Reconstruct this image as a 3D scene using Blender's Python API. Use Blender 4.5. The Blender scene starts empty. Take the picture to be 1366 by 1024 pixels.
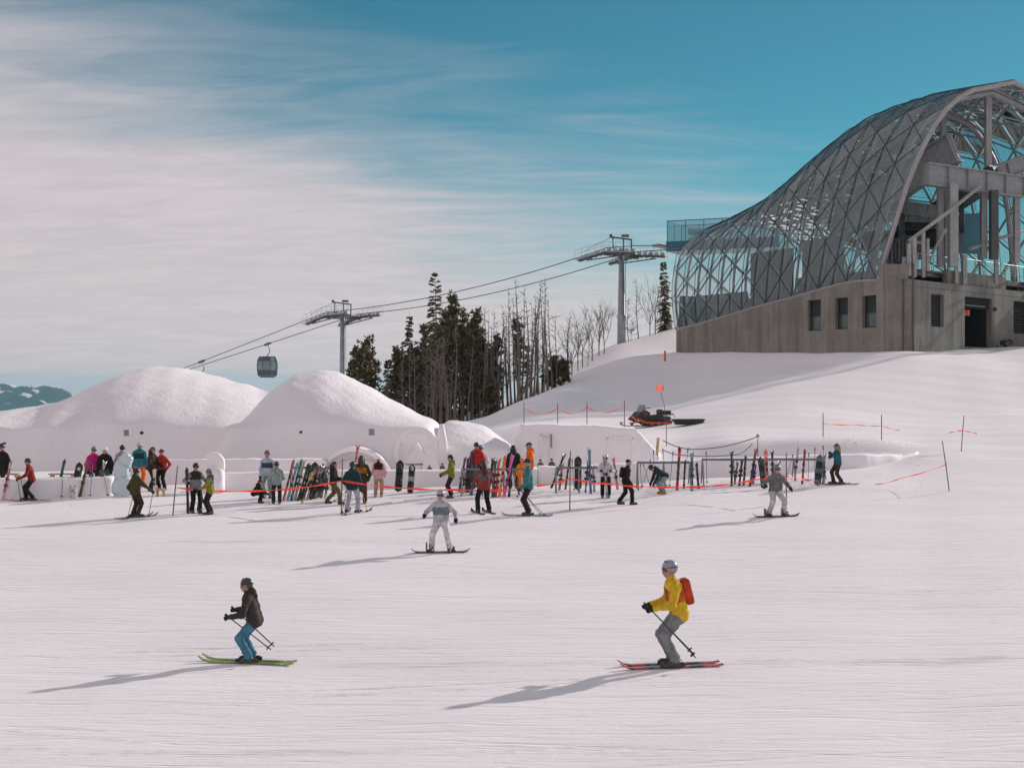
import bpy, bmesh, math, random
import numpy as np
from mathutils import Vector, Matrix, Quaternion

# ------------------------------------------------------------------ camera, sky, sun, exposure
SC = bpy.context.scene
COL = SC.collection
RND = random.Random(11)
FPX, CX, CY, CAMZ = 1900.0, 683.0, 512.0, 5.0      # lens in photo pixels, eye 5 m above the piste

cam_d = bpy.data.cameras.new('camera')
cam = bpy.data.objects.new('camera', cam_d); COL.objects.link(cam)
cam.location = (0, 0, CAMZ); cam.rotation_euler = (math.radians(90), 0, 0)
cam_d.sensor_width = 36.0; cam_d.lens = 36.0 * FPX / 1366.0
cam_d.clip_start = 0.1; cam_d.clip_end = 60000
SC.camera = cam

SUN_EL, SUN_AZ = math.radians(21), math.radians(50)   # azimuth clockwise from +Y (the view direction)
SUN = Vector((math.sin(SUN_AZ) * math.cos(SUN_EL), math.cos(SUN_AZ) * math.cos(SUN_EL), math.sin(SUN_EL)))

world = bpy.data.worlds.new('World'); SC.world = world; world.use_nodes = True
nt = world.node_tree; nt.nodes.clear()
def N(tree, t, **kw):
    n = tree.nodes.new(t)
    for k, v in kw.items(): setattr(n, k, v)
    return n
def L(tree, a, b): tree.links.new(a, b)
def mathn(tree, op, a, b=None, clamp=False):
    n = N(tree, 'ShaderNodeMath', operation=op, use_clamp=clamp)
    for i, v in enumerate((a, b)):
        if v is None: continue
        if isinstance(v, (int, float)): n.inputs[i].default_value = v
        else: L(tree, v, n.inputs[i])
    return n.outputs[0]
def mixc(tree, fac, a, b, blend='MIX'):
    n = N(tree, 'ShaderNodeMix', data_type='RGBA', blend_type=blend)
    for sock, v in ((n.inputs['Factor'], fac), (n.inputs['A'], a), (n.inputs['B'], b)):
        pass
    ins = [s for s in n.inputs if s.enabled]
    for s, v in zip(ins, (fac, a, b)):
        if hasattr(v, 'is_linked') or hasattr(v, 'node'): L(tree, v, s)
        elif isinstance(v, (int, float)): s.default_value = v
        else: s.default_value = (*v, 1.0)
    return [o for o in n.outputs if o.enabled][0]
def maprange(tree, v, a, b, c=0.0, d=1.0, smooth=True):
    n = N(tree, 'ShaderNodeMapRange', interpolation_type='SMOOTHSTEP' if smooth else 'LINEAR')
    L(tree, v, n.inputs[0])
    for i, x in enumerate((a, b, c, d)): n.inputs[1 + i].default_value = x
    return n.outputs[0]

sky = N(nt, 'ShaderNodeTexSky', sky_type='NISHITA', sun_disc=False)
sky.sun_elevation = SUN_EL; sky.sun_rotation = SUN_AZ; sky.altitude = 2600; sky.air_density = 1.0; sky.dust_density = 0.6; sky.ozone_density = 3.0
tc = N(nt, 'ShaderNodeTexCoord')
sep = N(nt, 'ShaderNodeSeparateXYZ'); L(nt, tc.outputs['Generated'], sep.inputs[0])
zc = mathn(nt, 'MAXIMUM', sep.outputs[2], 0.0)
den = mathn(nt, 'ADD', zc, 0.16)
cu = mathn(nt, 'DIVIDE', sep.outputs[0], den); cv = mathn(nt, 'DIVIDE', sep.outputs[1], den)
comb = N(nt, 'ShaderNodeCombineXYZ'); L(nt, cu, comb.inputs[0]); L(nt, cv, comb.inputs[1])
def cloud(scale, stretch, rot, off, detail, rough, dist=0.6):
    m = N(nt, 'ShaderNodeMapping'); L(nt, comb.outputs[0], m.inputs[0])
    m.inputs['Rotation'].default_value = (0, 0, rot); m.inputs['Scale'].default_value = (scale, scale * stretch, 1); m.inputs['Location'].default_value = off
    n = N(nt, 'ShaderNodeTexNoise'); L(nt, m.outputs[0], n.inputs['Vector'])
    n.inputs['Scale'].default_value = 1.0; n.inputs['Detail'].default_value = detail; n.inputs['Roughness'].default_value = rough; n.inputs['Distortion'].default_value = dist
    return n.outputs[0]
broad = cloud(0.55, 1.4, 0.25, (3.1, 0.4, 0), 4, 0.5)
wisp = cloud(1.3, 3.4, 0.18, (0.7, 2.2, 0), 9, 0.62, 1.1)
fine = cloud(4.0, 2.2, 0.3, (5.0, 1.0, 0), 8, 0.6, 0.8)
# the cloud bank thickens to the west (left) and towards the horizon; unseen cloud added overhead and behind lifts the ambient light
west = mathn(nt, 'ADD', mathn(nt, 'MULTIPLY', sep.outputs[0], -1.25), mathn(nt, 'MULTIPLY', mathn(nt, 'SUBTRACT', 0.95, sep.outputs[1]), 0.95))
low = maprange(nt, zc, 0.0, 0.27, 0.76, -0.52, False)
s1 = mathn(nt, 'ADD', mathn(nt, 'MULTIPLY', broad, 0.62), mathn(nt, 'MULTIPLY', wisp, 0.58))
s1 = mathn(nt, 'ADD', s1, mathn(nt, 'MULTIPLY', fine, 0.05))
s2 = mathn(nt, 'ADD', mathn(nt, 'ADD', s1, west), low)
cov = maprange(nt, s2, 0.30, 1.12, 0.0, 0.95)
tint = mixc(nt, 1.0, sky.outputs[0], (0.25, 0.56, 0.46), 'MULTIPLY')
skyc = tint
cshade = mixc(nt, maprange(nt, fine, 0.3, 0.75), (4.1, 3.68, 3.86), (4.65, 4.14, 4.3))
sund = N(nt, 'ShaderNodeVectorMath', operation='DOT_PRODUCT'); L(nt, tc.outputs['Generated'], sund.inputs[0]); sund.inputs[1].default_value = SUN
glow = maprange(nt, sund.outputs['Value'], -1.0, 1.0, 0.86, 1.12, False)      # thin cloud scatters the sun forward
cshade = mixc(nt, 1.0, cshade, glow, 'MULTIPLY')
final = mixc(nt, cov, skyc, cshade)
bg = N(nt, 'ShaderNodeBackground'); L(nt, final, bg.inputs[0]); bg.inputs[1].default_value = 0.1
wo = N(nt, 'ShaderNodeOutputWorld'); L(nt, bg.outputs[0], wo.inputs[0])

sun_d = bpy.data.lights.new('sun', 'SUN'); sun_d.energy = 2.6; sun_d.angle = math.radians(1.0); sun_d.color = (1.0, 0.90, 0.86)
sun = bpy.data.objects.new('sun', sun_d); COL.objects.link(sun)
sun.rotation_euler = (-SUN).to_track_quat('-Z', 'Y').to_euler(); sun.location = (60, 60, 60)

vs = SC.view_settings
SC.display_settings.display_device = 'sRGB'
vs.view_transform = 'Standard'; vs.look = 'None'; vs.exposure = 0.50; vs.gamma = 1.0; vs.use_curve_mapping = False
SC.cycles.use_denoising = True
SC.cycles.max_bounces = 10; SC.cycles.transparent_max_bounces = 24; SC.cycles.volume_bounces = 0

# ------------------------------------------------------------------ helpers
def PX(px, Y): return (px - CX) / FPX * Y
def ZY(y, Y): return CAMZ + (CY - y) / FPX * Y
def P(x, y, Y): return Vector((PX(x, Y), Y, ZY(y, Y)))

MATS = {}
def mat(name, color, rough=0.6, metal=0.0, noise=0.0, nscale=20.0, bump=0.0, spec=0.5):
    key = (name, tuple(color), rough, metal, noise)
    if key in MATS: return MATS[key]
    m = bpy.data.materials.new(name); m.use_nodes = True
    t = m.node_tree; b = t.nodes['Principled BSDF']
    b.inputs['Base Color'].default_value = (*color, 1); b.inputs['Roughness'].default_value = rough; b.inputs['Metallic'].default_value = metal
    b.inputs['Specular IOR Level'].default_value = spec
    if noise > 0 or bump > 0:
        co = N(t, 'ShaderNodeTexCoord'); n = N(t, 'ShaderNodeTexNoise'); L(t, co.outputs['Object'], n.inputs['Vector'])
        n.inputs['Scale'].default_value = nscale; n.inputs['Detail'].default_value = 5
        if noise > 0:
            f = maprange(t, n.outputs[0], 0.3, 0.7, 1 - noise, 1 + noise)
            c = mixc(t, 1.0, color, f, 'MULTIPLY'); L(t, c, b.inputs['Base Color'])
        if bump > 0:
            bp = N(t, 'ShaderNodeBump'); bp.inputs['Strength'].default_value = bump; L(t, n.outputs[0], bp.inputs['Height']); L(t, bp.outputs[0], b.inputs['Normal'])
    MATS[key] = m
    return m
def cloth(c): return mat('cloth', c, 0.85, 0, 0.22, 9.0, 0.25, 0.2)
def plastic(c): return mat('plastic', c, 0.35, 0, 0.10, 14.0)

def tag(o, label=None, cat=None, group=None, kind=None):
    if label: o['label'] = label
    if cat: o['category'] = cat
    if group: o['group'] = group
    if kind: o['kind'] = kind
    return o

def thing(name, label, cat, loc, group=None, rotz=0.0):
    o = bpy.data.objects.new(name, None); COL.objects.link(o); o.empty_display_size = 0.2
    o.location = loc; o.rotation_euler = (0, 0, rotz)
    return tag(o, label, cat, group)

def frame(d, up=Vector((0, 0, 1))):
    d = d.normalized()
    if abs(d.dot(up)) > 0.98: up = Vector((0, 1, 0)) if abs(d.y) < 0.9 else Vector((1, 0, 0))
    s = d.cross(up).normalized(); u = s.cross(d).normalized()
    return s, u

class MB:
    def __init__(self): self.v = []; self.f = []; self.m = []
    def face(self, idx, mi=0): self.f.append(tuple(idx)); self.m.append(mi)
    def poly(self, pts, mi=0):
        b = len(self.v); self.v += [Vector(p) for p in pts]; self.face(range(b, b + len(pts)), mi)
    def box(self, c, s, M=None, mi=0):
        c = Vector(c); hx, hy, hz = s[0] / 2, s[1] / 2, s[2] / 2; b = len(self.v)
        for x, y, z in ((-1,-1,-1),(1,-1,-1),(1,1,-1),(-1,1,-1),(-1,-1,1),(1,-1,1),(1,1,1),(-1,1,1)):
            q = Vector((x * hx, y * hy, z * hz))
            if M is not None: q = M @ q
            self.v.append(c + q)
        for f in ((0,3,2,1),(4,5,6,7),(0,1,5,4),(1,2,6,5),(2,3,7,6),(3,0,4,7)): self.face([b + i for i in f], mi)
        return self
    def beam(self, p0, p1, w, h, mi=0, up=Vector((0, 0, 1)), w1=None, h1=None):
        p0, p1 = Vector(p0), Vector(p1); s, u = frame(p1 - p0, up); b = len(self.v)
        for p, ww, hh in ((p0, w, h), (p1, w if w1 is None else w1, h if h1 is None else h1)):
            for a, c in ((-1, -1), (1, -1), (1, 1), (-1, 1)): self.v.append(p + s * (a * ww / 2) + u * (c * hh / 2))
        for f in ((0,1,2,3),(7,6,5,4),(0,4,5,1),(1,5,6,2),(2,6,7,3),(3,7,4,0)): self.face([b + i for i in f], mi)
        return self
    def tube(self, pts, r, n=6, mi=0, cap=True):
        pts = [Vector(p) for p in pts]; k = len(pts)
        rr = r if isinstance(r, (list, tuple)) else [r] * k
        b = len(self.v); s = None
        for i, p in enumerate(pts):
            d = (pts[min(i + 1, k - 1)] - pts[max(i - 1, 0)])
            if d.length < 1e-9: d = Vector((0, 0, 1))
            d.normalize()
            if s is None: s, u = frame(d)
            else:
                s = (s - d * s.dot(d));
                if s.length < 1e-6: s, u = frame(d)
                s.normalize(); u = s.cross(d)
            for j in range(n):
                a = 2 * math.pi * j / n
                self.v.append(p + (s * math.cos(a) + u * math.sin(a)) * rr[i])
        for i in range(k - 1):
            for j in range(n):
                a = b + i * n + j; c = b + i * n + (j + 1) % n
                self.face((a, c, c + n, a + n), mi)
        if cap and n > 2:
            self.face([b + j for j in range(n)][::-1], mi); self.face([b + (k - 1) * n + j for j in range(n)], mi)
        return self
    def lathe(self, prof, n=12, M=None, mi=0, a0=0.0, a1=2 * math.pi):
        full = abs(a1 - a0 - 2 * math.pi) < 1e-6; b = len(self.v); m = n if full else n + 1
        for r, z in prof:
            for j in range(m):
                a = a0 + (a1 - a0) * j / n; q = Vector((r * math.cos(a), r * math.sin(a), z))
                self.v.append(M @ q if M is not None else q)
        for i in range(len(prof) - 1):
            for j in range(n):
                j2 = (j + 1) % m
                self.face((b + i * m + j, b + i * m + j2, b + (i + 1) * m + j2, b + (i + 1) * m + j), mi)
        return self
    def ball(self, c, r, sc=(1, 1, 1), nu=12, nv=8, v0=0.0, v1=1.0, M=None, mi=0):
        c = Vector(c); prof = []
        b = len(self.v)
        for i in range(nv + 1):
            ph = math.pi * (v0 + (v1 - v0) * i / nv)
            for j in range(nu):
                a = 2 * math.pi * j / nu
                q = Vector((sc[0] * r * math.sin(ph) * math.cos(a), sc[1] * r * math.sin(ph) * math.sin(a), sc[2] * r * math.cos(ph)))
                self.v.append(c + (M @ q if M is not None else q))
        for i in range(nv):
            for j in range(nu):
                self.face((b + i * nu + j, b + (i + 1) * nu + j, b + (i + 1) * nu + (j + 1) % nu, b + i * nu + (j + 1) % nu), mi)
        return self
    def prism(self, poly, origin, ax, ay, depth_vec, mi=0):
        o, ax, ay, dv = Vector(origin), Vector(ax), Vector(ay), Vector(depth_vec)
        n = len(poly); b = len(self.v)
        for k in (0, 1):
            for x, y in poly: self.v.append(o + ax * x + ay * y + dv * k)
        self.face([b + i for i in range(n)][::-1], mi); self.face([b + n + i for i in range(n)], mi)
        for i in range(n): j = (i + 1) % n; self.face((b + i, b + j, b + n + j, b + n + i), mi)
        return self
    def mesh(self, name, mats, org=None, smooth=False, xf=None):
        me = bpy.data.meshes.new(name)
        vv = self.v
        if xf is not None: vv = [xf @ p for p in vv]
        if org is not None: vv = [p - org for p in vv]
        me.from_pydata([tuple(p) for p in vv], [], self.f)
        if not isinstance(mats, (list, tuple)): mats = [mats]
        for m in mats: me.materials.append(m)
        me.polygons.foreach_set('material_index', self.m)
        if smooth: me.polygons.foreach_set('use_smooth', [True] * len(self.f))
        me.update()
        return me
    def build(self, name, mats, parent=None, org=None, smooth=False, xf=None, loc=None):
        o = bpy.data.objects.new(name, self.mesh(name, mats, org, smooth, xf)); COL.objects.link(o)
        if parent is not None: o.parent = parent
        if loc is not None: o.location = loc
        return o

def copy_tree(o, parent=None):
    c = o.copy(); COL.objects.link(c); c.parent = parent
    for ch in list(o.children): copy_tree(ch, c)
    return c

def interp(pts, x): return float(np.interp(x, [p[0] for p in pts], [p[1] for p in pts]))

# ------------------------------------------------------------------ snow material
def snow_material(name, tracks=True, rough_scale=1.0, base=(0.95, 0.902, 0.908)):
    m = bpy.data.materials.new(name); m.use_nodes = True; t = m.node_tree; b = t.nodes['Principled BSDF']
    b.inputs['Roughness'].default_value = 0.65; b.inputs['Specular IOR Level'].default_value = 0.25
    co = N(t, 'ShaderNodeTexCoord')
    def nz(scale, sv, rot=0.0, detail=5, rough=0.55, dist=0.0):
        mp = N(t, 'ShaderNodeMapping'); L(t, co.outputs['Object'], mp.inputs[0]); mp.inputs['Scale'].default_value = sv; mp.inputs['Rotation'].default_value = (0, 0, rot)
        n = N(t, 'ShaderNodeTexNoise'); L(t, mp.outputs[0], n.inputs['Vector']); n.inputs['Scale'].default_value = scale
        n.inputs['Detail'].default_value = detail; n.inputs['Roughness'].default_value = rough; n.inputs['Distortion'].default_value = dist
        return n.outputs[0]
    big = nz(0.12, (1, 1, 1), detail=3)
    c = mixc(t, maprange(t, big, 0.3, 0.7), tuple(x * 0.965 for x in base), base)
    L(t, c, b.inputs['Base Color'])
    grain = nz(9.0, (1, 1, 1), detail=6, rough=0.7)
    h = mathn(t, 'MULTIPLY', grain, 0.010 * rough_scale)
    if tracks:
        a1 = nz(1.0, (0.55, 6.0, 3), 0.06, 6, 0.65, 0.4)
        a2 = nz(1.0, (1.3, 13.0, 5), -0.08, 5, 0.65, 0.3)
        a3 = nz(1.0, (0.10, 0.9, 1), 0.16, 4, 0.6, 0.6)
        dash = nz(1.0, (0.45, 5.0, 2), 0.10, 3, 0.55, 0.5)
        dash2 = nz(1.0, (0.9, 8.0, 2), -0.16, 3, 0.55, 0.5)
        h = mathn(t, 'ADD', h, mathn(t, 'MULTIPLY', a1, 0.026)); h = mathn(t, 'ADD', h, mathn(t, 'MULTIPLY', a2, 0.019)); h = mathn(t, 'ADD', h, mathn(t, 'MULTIPLY', a3, 0.06))
        h = mathn(t, 'SUBTRACT', h, mathn(t, 'MULTIPLY', maprange(t, dash, 0.57, 0.70), 0.018)); h = mathn(t, 'SUBTRACT', h, mathn(t, 'MULTIPLY', maprange(t, dash2, 0.58, 0.70), 0.014))
        for rot, sc, thr in ((0.22, 0.16, 0.994), (-0.35, 0.12, 0.995)):
            mp = N(t, 'ShaderNodeMapping'); L(t, co.outputs['Object'], mp.inputs[0]); mp.inputs['Rotation'].default_value = (0, 0, rot); mp.inputs['Scale'].default_value = (0.45, 1, 1)
            w = N(t, 'ShaderNodeTexWave', wave_type='BANDS', bands_direction='Y'); L(t, mp.outputs[0], w.inputs['Vector'])
            w.inputs['Scale'].default_value = sc; w.inputs['Distortion'].default_value = 9.0; w.inputs['Detail'].default_value = 1.5; w.inputs['Detail Scale'].default_value = 0.3
            h = mathn(t, 'SUBTRACT', h, mathn(t, 'MULTIPLY', maprange(t, w.outputs['Fac'], thr, 1.0), 0.010))
    else:
        lump = nz(1.3, (1, 1, 1), detail=6, rough=0.6)
        streak = nz(1.0, (6.0, 6.0, 0.7), detail=4)
        h = mathn(t, 'ADD', h, mathn(t, 'MULTIPLY', lump, 0.035 * rough_scale)); h = mathn(t, 'ADD', h, mathn(t, 'MULTIPLY', streak, 0.028 * rough_scale))
        layer = nz(1.0, (0.4, 0.4, 7.0), detail=3); h = mathn(t, 'ADD', h, mathn(t, 'MULTIPLY', layer, 0.02))
    bp = N(t, 'ShaderNodeBump'); bp.inputs['Strength'].default_value = 0.9; bp.inputs['Distance'].default_value = 1.0
    L(t, h, bp.inputs['Height']); L(t, bp.outputs[0], b.inputs['Normal'])
    return m
SNOW = snow_material('piste_snow', True)
SNOW_CARVED = snow_material('carved_snow', False, 0.7)
SNOW_PILED = snow_material('piled_snow', False, 1.6)

# ------------------------------------------------------------------ terrain: one height field, sampled by gz()
FLAT = [(-100, 0.1), (25, 0.1), (47, 0.7), (56, 0.95)]
COLS = {   # photo column -> profile of (distance, height)
    -600: FLAT + [(62, 1.0), (80, 0.9), (95, 0.2), (120, -3), (160, -10), (220, -22)],
    300: FLAT + [(62, 1.0), (80, 1.0), (95, 0.5), (120, -2), (150, -4), (182, -7), (220, -14)],
    500: FLAT + [(62, 1.0), (80, 1.1), (95, 1.0), (120, 0.5), (150, -2), (182, -6), (220, -14)],
    600: FLAT + [(62, 1.0), (72, 1.2), (85, 1.8), (98, 2.2), (130, 1.0), (150, 0), (182, -5), (220, -12)],
    650: FLAT + [(62, 1.0), (69, 2.0), (85, 2.4), (98, 2.75), (112, 2.1), (130, 2.0), (150, 1.5), (182, -3), (220, -9)],
    700: FLAT + [(62, 1.05), (66.5, 2.5), (72, 2.75), (85, 2.8), (105, 4.0), (117, 3.3), (135, 4.0), (150, 4.4), (180, 1), (220, -7)],
    745: FLAT + [(62, 1.1), (66.5, 2.7), (72, 2.8), (85, 2.85), (110, 4.95), (121, 4.6), (140, 5.6), (155, 6.8), (170, 6.0), (190, 2), (220, -5)],
    828: FLAT + [(62, 1.2), (66, 1.9), (70, 2.4), (85, 2.5), (100, 3.75), (115, 5.7), (123, 6.7), (131, 6.5), (140, 7.6), (155, 9.65), (165, 9.9), (180, 9.0), (220, -2)],
    900: [(-100, 0.1), (25, 0.1), (47, 0.72), (56, 1.1), (62, 1.3), (66, 1.8), (72, 2.25), (85, 2.55), (100, 4.05), (120, 6.3), (132, 7.5), (145, 8.05), (155, 10.2), (165, 11.9), (180, 11.5), (220, 4)],
    960: [(-100, 0.1), (25, 0.1), (47, 0.74), (56, 1.15), (62, 1.35), (64.6, 1.5), (65.9, 2.35), (75, 2.6), (85, 3.0), (100, 4.5), (118, 6.9), (134, 7.9), (150, 8.6), (165, 11.5), (220, 8)],
    1060: [(-100, 0.1), (25, 0.1), (47, 0.76), (56, 1.2), (60, 1.35), (64.6, 1.4), (65.7, 2.5), (75, 2.65), (85, 3.4), (100, 5.0), (115, 7.1), (128, 7.9), (150, 8.4), (220, 8)],
    1170: [(-100, 0.1), (25, 0.1), (47, 0.78), (56, 1.2), (60, 1.45), (64.6, 1.7), (65.8, 2.4), (75, 2.55), (88, 3.3), (103, 5.7), (112, 7.55), (120, 7.7), (150, 8), (220, 8)],
    1230: [(-100, 0.1), (25, 0.1), (47, 0.78), (57, 1.15), (63, 1.95), (75, 2.4), (90, 3.25), (105, 6.0), (113, 7.6), (120, 7.9), (150, 8), (220, 8)],
    1366: [(-100, 0.1), (25, 0.15), (47, 0.85), (57, 1.3), (63, 1.95), (90, 3.3), (110, 6.2), (124, 8.3), (150, 8.4), (220, 8)],
    2600: [(-100, 0.1), (25, 0.2), (47, 1.1), (63, 2.2), (90, 4.2), (110, 6.5), (130, 8.8), (220, 10)],
}
FAR = [(400, -55), (900, -150), (2500, -330), (9000, -380)]
ckeys = sorted(COLS)
ROWS = np.concatenate([np.arange(-90, 16, 6), np.arange(16, 60, 0.4), np.arange(60, 72, 0.3), np.arange(72, 130, 0.8), np.arange(130, 230, 2.5), [260, 320, 400, 520, 700, 900, 1400, 2500, 4500, 9000]])
PXS = np.concatenate([np.arange(-3000, -200, 200), np.arange(-200, 1560, 8.0), np.arange(1560, 4200, 200)])
def smooth_prof(prof, rows):
    xs = np.array([p[0] for p in prof + FAR], float); zs = np.array([p[1] for p in prof + FAR], float)
    return np.interp(rows, xs, zs)
colz = np.array([smooth_prof(COLS[k], ROWS) for k in ckeys])
GZ = np.empty((len(ROWS), len(PXS)))
for r in range(len(ROWS)): GZ[r] = np.interp(PXS, ckeys, colz[:, r])
for it in range(3):
    g = GZ.copy(); g[:, 1:-1] = 0.5 * GZ[:, 1:-1] + 0.25 * (GZ[:, :-2] + GZ[:, 2:]); GZ = g
    g = GZ.copy(); g[1:-1] = 0.5 * GZ[1:-1] + 0.25 * (GZ[:-2] + GZ[2:]); GZ = g
def sY(Y): return np.maximum(Y, 20.0)
XX = (PXS[None, :] - CX) / FPX * sY(ROWS)[:, None]; YY = np.repeat(ROWS[:, None], len(PXS), 1)
def undul(x, y): return 0.05 * np.sin(x * 0.31 + 0.6 * np.sin(y * 0.23)) * np.sin(y * 0.27 + 1.3) + 0.028 * np.sin(x * 0.9 + y * 0.5 + 1.0) * np.sin(y * 0.8 - x * 0.35)
amp = np.where(YY < 62, 0.8, 1.7) * np.clip((300 - YY) / 100, 0, 1)
GZ = GZ + undul(XX, YY) * amp
def gz(X, Y):
    px = X / max(Y, 20.0) * FPX + CX
    i = min(max(int(np.searchsorted(ROWS, Y)) - 1, 0), len(ROWS) - 2); j = min(max(int(np.searchsorted(PXS, px)) - 1, 0), len(PXS) - 2)
    a = (Y - ROWS[i]) / (ROWS[i + 1] - ROWS[i]); b = (px - PXS[j]) / (PXS[j + 1] - PXS[j])
    a = min(max(a, 0), 1); b = min(max(b, 0), 1)
    return float((1 - a) * ((1 - b) * GZ[i, j] + b * GZ[i, j + 1]) + a * ((1 - b) * GZ[i + 1, j] + b * GZ[i + 1, j + 1]))
def G(px, Y): X = PX(px, Y); return Vector((X, Y, gz(X, Y)))
def Yhit(px, y, y0=17.0, y1=125.0):
    Y = y0
    while Y < y1:
        if CY - (gz(PX(px, Y), Y) - CAMZ) / Y * FPX <= y: return Y
        Y += 0.06
    return y1
nr, ncn = GZ.shape
me = bpy.data.meshes.new('snow_ground')
verts = np.stack([XX, YY, GZ], -1).reshape(-1, 3)
idx = np.arange(nr * ncn).reshape(nr, ncn)
quads = np.stack([idx[:-1, :-1], idx[:-1, 1:], idx[1:, 1:], idx[1:, :-1]], -1).reshape(-1, 4)
me.from_pydata(verts.tolist(), [], quads.tolist()); me.materials.append(SNOW)
me.polygons.foreach_set('use_smooth', [True] * len(me.polygons)); me.update()
ground = bpy.data.objects.new('snow_ground', me); COL.objects.link(ground); tag(ground, 'wide groomed snow slope with ski tracks', None, None, 'structure')

# ------------------------------------------------------------------ distant mountains
def mountain_mat():
    m = bpy.data.materials.new('forested_mountain'); m.use_nodes = True; t = m.node_tree; b = t.nodes['Principled BSDF']
    co = N(t, 'ShaderNodeTexCoord'); n = N(t, 'ShaderNodeTexNoise'); L(t, co.outputs['Object'], n.inputs['Vector']); n.inputs['Scale'].default_value = 0.009; n.inputs['Detail'].default_value = 8; n.inputs['Roughness'].default_value = 0.6
    sp = N(t, 'ShaderNodeSeparateXYZ'); L(t, co.outputs['Object'], sp.inputs[0])
    f = mathn(t, 'ADD', n.outputs[0], mathn(t, 'MULTIPLY', sp.outputs[2], 0.0009))
    c = mixc(t, maprange(t, f, 0.545, 0.575), (0.012, 0.035, 0.038), (0.75, 0.72, 0.74)); L(t, c, b.inputs['Base Color']); b.inputs['Roughness'].default_value = 0.9
    return m
MM = mountain_mat()
def ridge(name, label, Y0, prof, seed, base=-420):
    rr = random.Random(seed); mb = MB(); nx, ny = 420, 40
    x0, x1 = prof[0][0], prof[-1][0]
    ph = [rr.uniform(0, 6.28) for _ in range(12)]
    for j in range(ny + 1):
        q = j / ny
        for i in range(nx + 1):
            px = x0 + (x1 - x0) * i / nx; Y = Y0 - 1800 + 2600 * q
            zc_ = ZY(interp(prof, px) + 2.2 * math.sin(px * 0.17 + ph[8]) * math.sin(px * 0.061 + ph[9]) + 1.3 * math.sin(px * 0.53 + ph[10]) * math.sin(px * 0.23 + ph[11]), Y0)
            e = math.sin(math.pi * min(q / 0.69, 1.0) / 2) ** 1.3 if q < 0.69 else max(0.0, 1 - (q - 0.69) / 0.31) ** 0.9
            X = PX(px, Y0)
            w = sum(math.sin(X * 0.004 * (k + 1) + ph[k] + Y * 0.003 * (k + 1)) / (k + 1) for k in range(8)) * 26 * (1 - abs(2 * min(q, 0.69) / 0.69 - 1)) 
            mb.v.append(Vector((X, Y, base + (zc_ - base) * e + w)))
    for j in range(ny):
        for i in range(nx): a = j * (nx + 1) + i; mb.face((a, a + 1, a + nx + 2, a + nx + 1))
    o = mb.build(name, MM, smooth=True); tag(o, label, None, None, 'structure')
ridge('mountain', 'blue forested ridge with snow patches beyond the left snow mound', 6200, [(-900, 560), (-400, 505), (-120, 520), (-40, 513), (10, 510), (28, 516), (62, 514), (84, 518), (108, 529), (160, 548), (260, 570), (420, 560), (700, 575)], 3)
ridge('mountain', 'farther pale mountain ridge low on the horizon', 8200, [(-1500, 560), (-700, 530), (-150, 540), (120, 528), (300, 545), (700, 550), (1300, 540), (2000, 530), (2600, 560)], 8)
# ------------------------------------------------------------------ snow fort: mounds with cut front walls
def mound(name, label, outline, Yf, Yc, Yb, wall_y, zbase, seed, mtl):
    rr = random.Random(seed); ph = [rr.uniform(0, 6.28) for _ in range(8)]
    x0, x1 = outline[0][0], outline[-1][0]; nx = int((x1 - x0) / 4); mb = MB()
    qs = [-0.04, -0.02, 0.0, 0.004, 0.008, 0.012, 0.016, 0.02, 0.025, 0.03] + [0.03 + 0.97 * (k / 60) ** 1.6 for k in range(1, 61)]
    zw0 = ZY(wall_y, Yf)
    for q in qs:
        for i in range(nx + 1):
            px = x0 + (x1 - x0) * i / nx; X = PX(px, Yc); zc_ = ZY(sum(interp(outline, px + d_) * w_ for d_, w_ in ((-12, 0.12), (-6, 0.2), (0, 0.36), (6, 0.2), (12, 0.12))), Yc)
            zw = min(zw0 + 0.09 * math.sin(X * 0.7 + ph[3]) + 0.05 * math.sin(X * 2.3 + ph[5]), zbase + (zc_ - zbase) * 0.92)
            if q <= 0.03:
                e = min(max(q / 0.03, 0), 1); Y = Yf + 0.75 * e ** 1.6 + min(q, 0) * 4; z = zbase - 0.4 + (zw - zbase + 0.4) * (e ** 0.9 if q > 0 else 0)
                if q <= 0: z = zbase - 0.6
            else:
                k = (q - 0.03) / 0.97; kc = (Yc - Yf) / (Yb - Yf); Y = Yf + 0.75 + (Yb - Yf) * k
                if k < kc: z = zw + (zc_ - zw) * math.sin(math.pi / 2 * (k / kc)) ** 0.78
                else: z = (zbase - 0.6) + (zc_ - zbase + 0.6) * (1 - ((k - kc) / (1 - kc)) ** 1.6)
                n = 0.03 * math.sin(X * 1.1 + ph[0] + 1.5 * math.sin(Y * 0.5 + ph[1])) * math.sin(Y * 0.8 + ph[2]) + 0.02 * math.sin(X * 2.7 + Y * 1.9 + ph[3]) * math.sin(Y * 2.3 - X + ph[4])
                n += 0.02 * math.sin(X * 7 + ph[5] + Y) * math.sin(Y * 5.1 + ph[6])
                n += 0.02 * math.sin(X * 4.2 + 0.5 * Y + ph[7]) * math.sin(Y * 0.33 + X * 0.4)
                z += n * min(1, k * 8) * min(1.0, (zc_ - zbase) / 1.5)
            Yw = Y + 0.05 * math.sin(X * 1.7 + ph[1])
            mb.v.append(Vector((X, Yw, z)))
    m = nx + 1
    for j in range(len(qs) - 1):
        for i in range(nx): a = j * m + i; mb.face((a, a + 1, a + m + 1, a + m))
    base = Vector((PX((x0 + x1) / 2, Yc), Yf, zbase))
    t = thing(name, label, 'snow mound', base)
    mb.build('snow_body', mtl, t, org=base, smooth=True)
    return t, base
DARK = mat('black_rubber', (0.02, 0.02, 0.022), 0.5)
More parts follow.
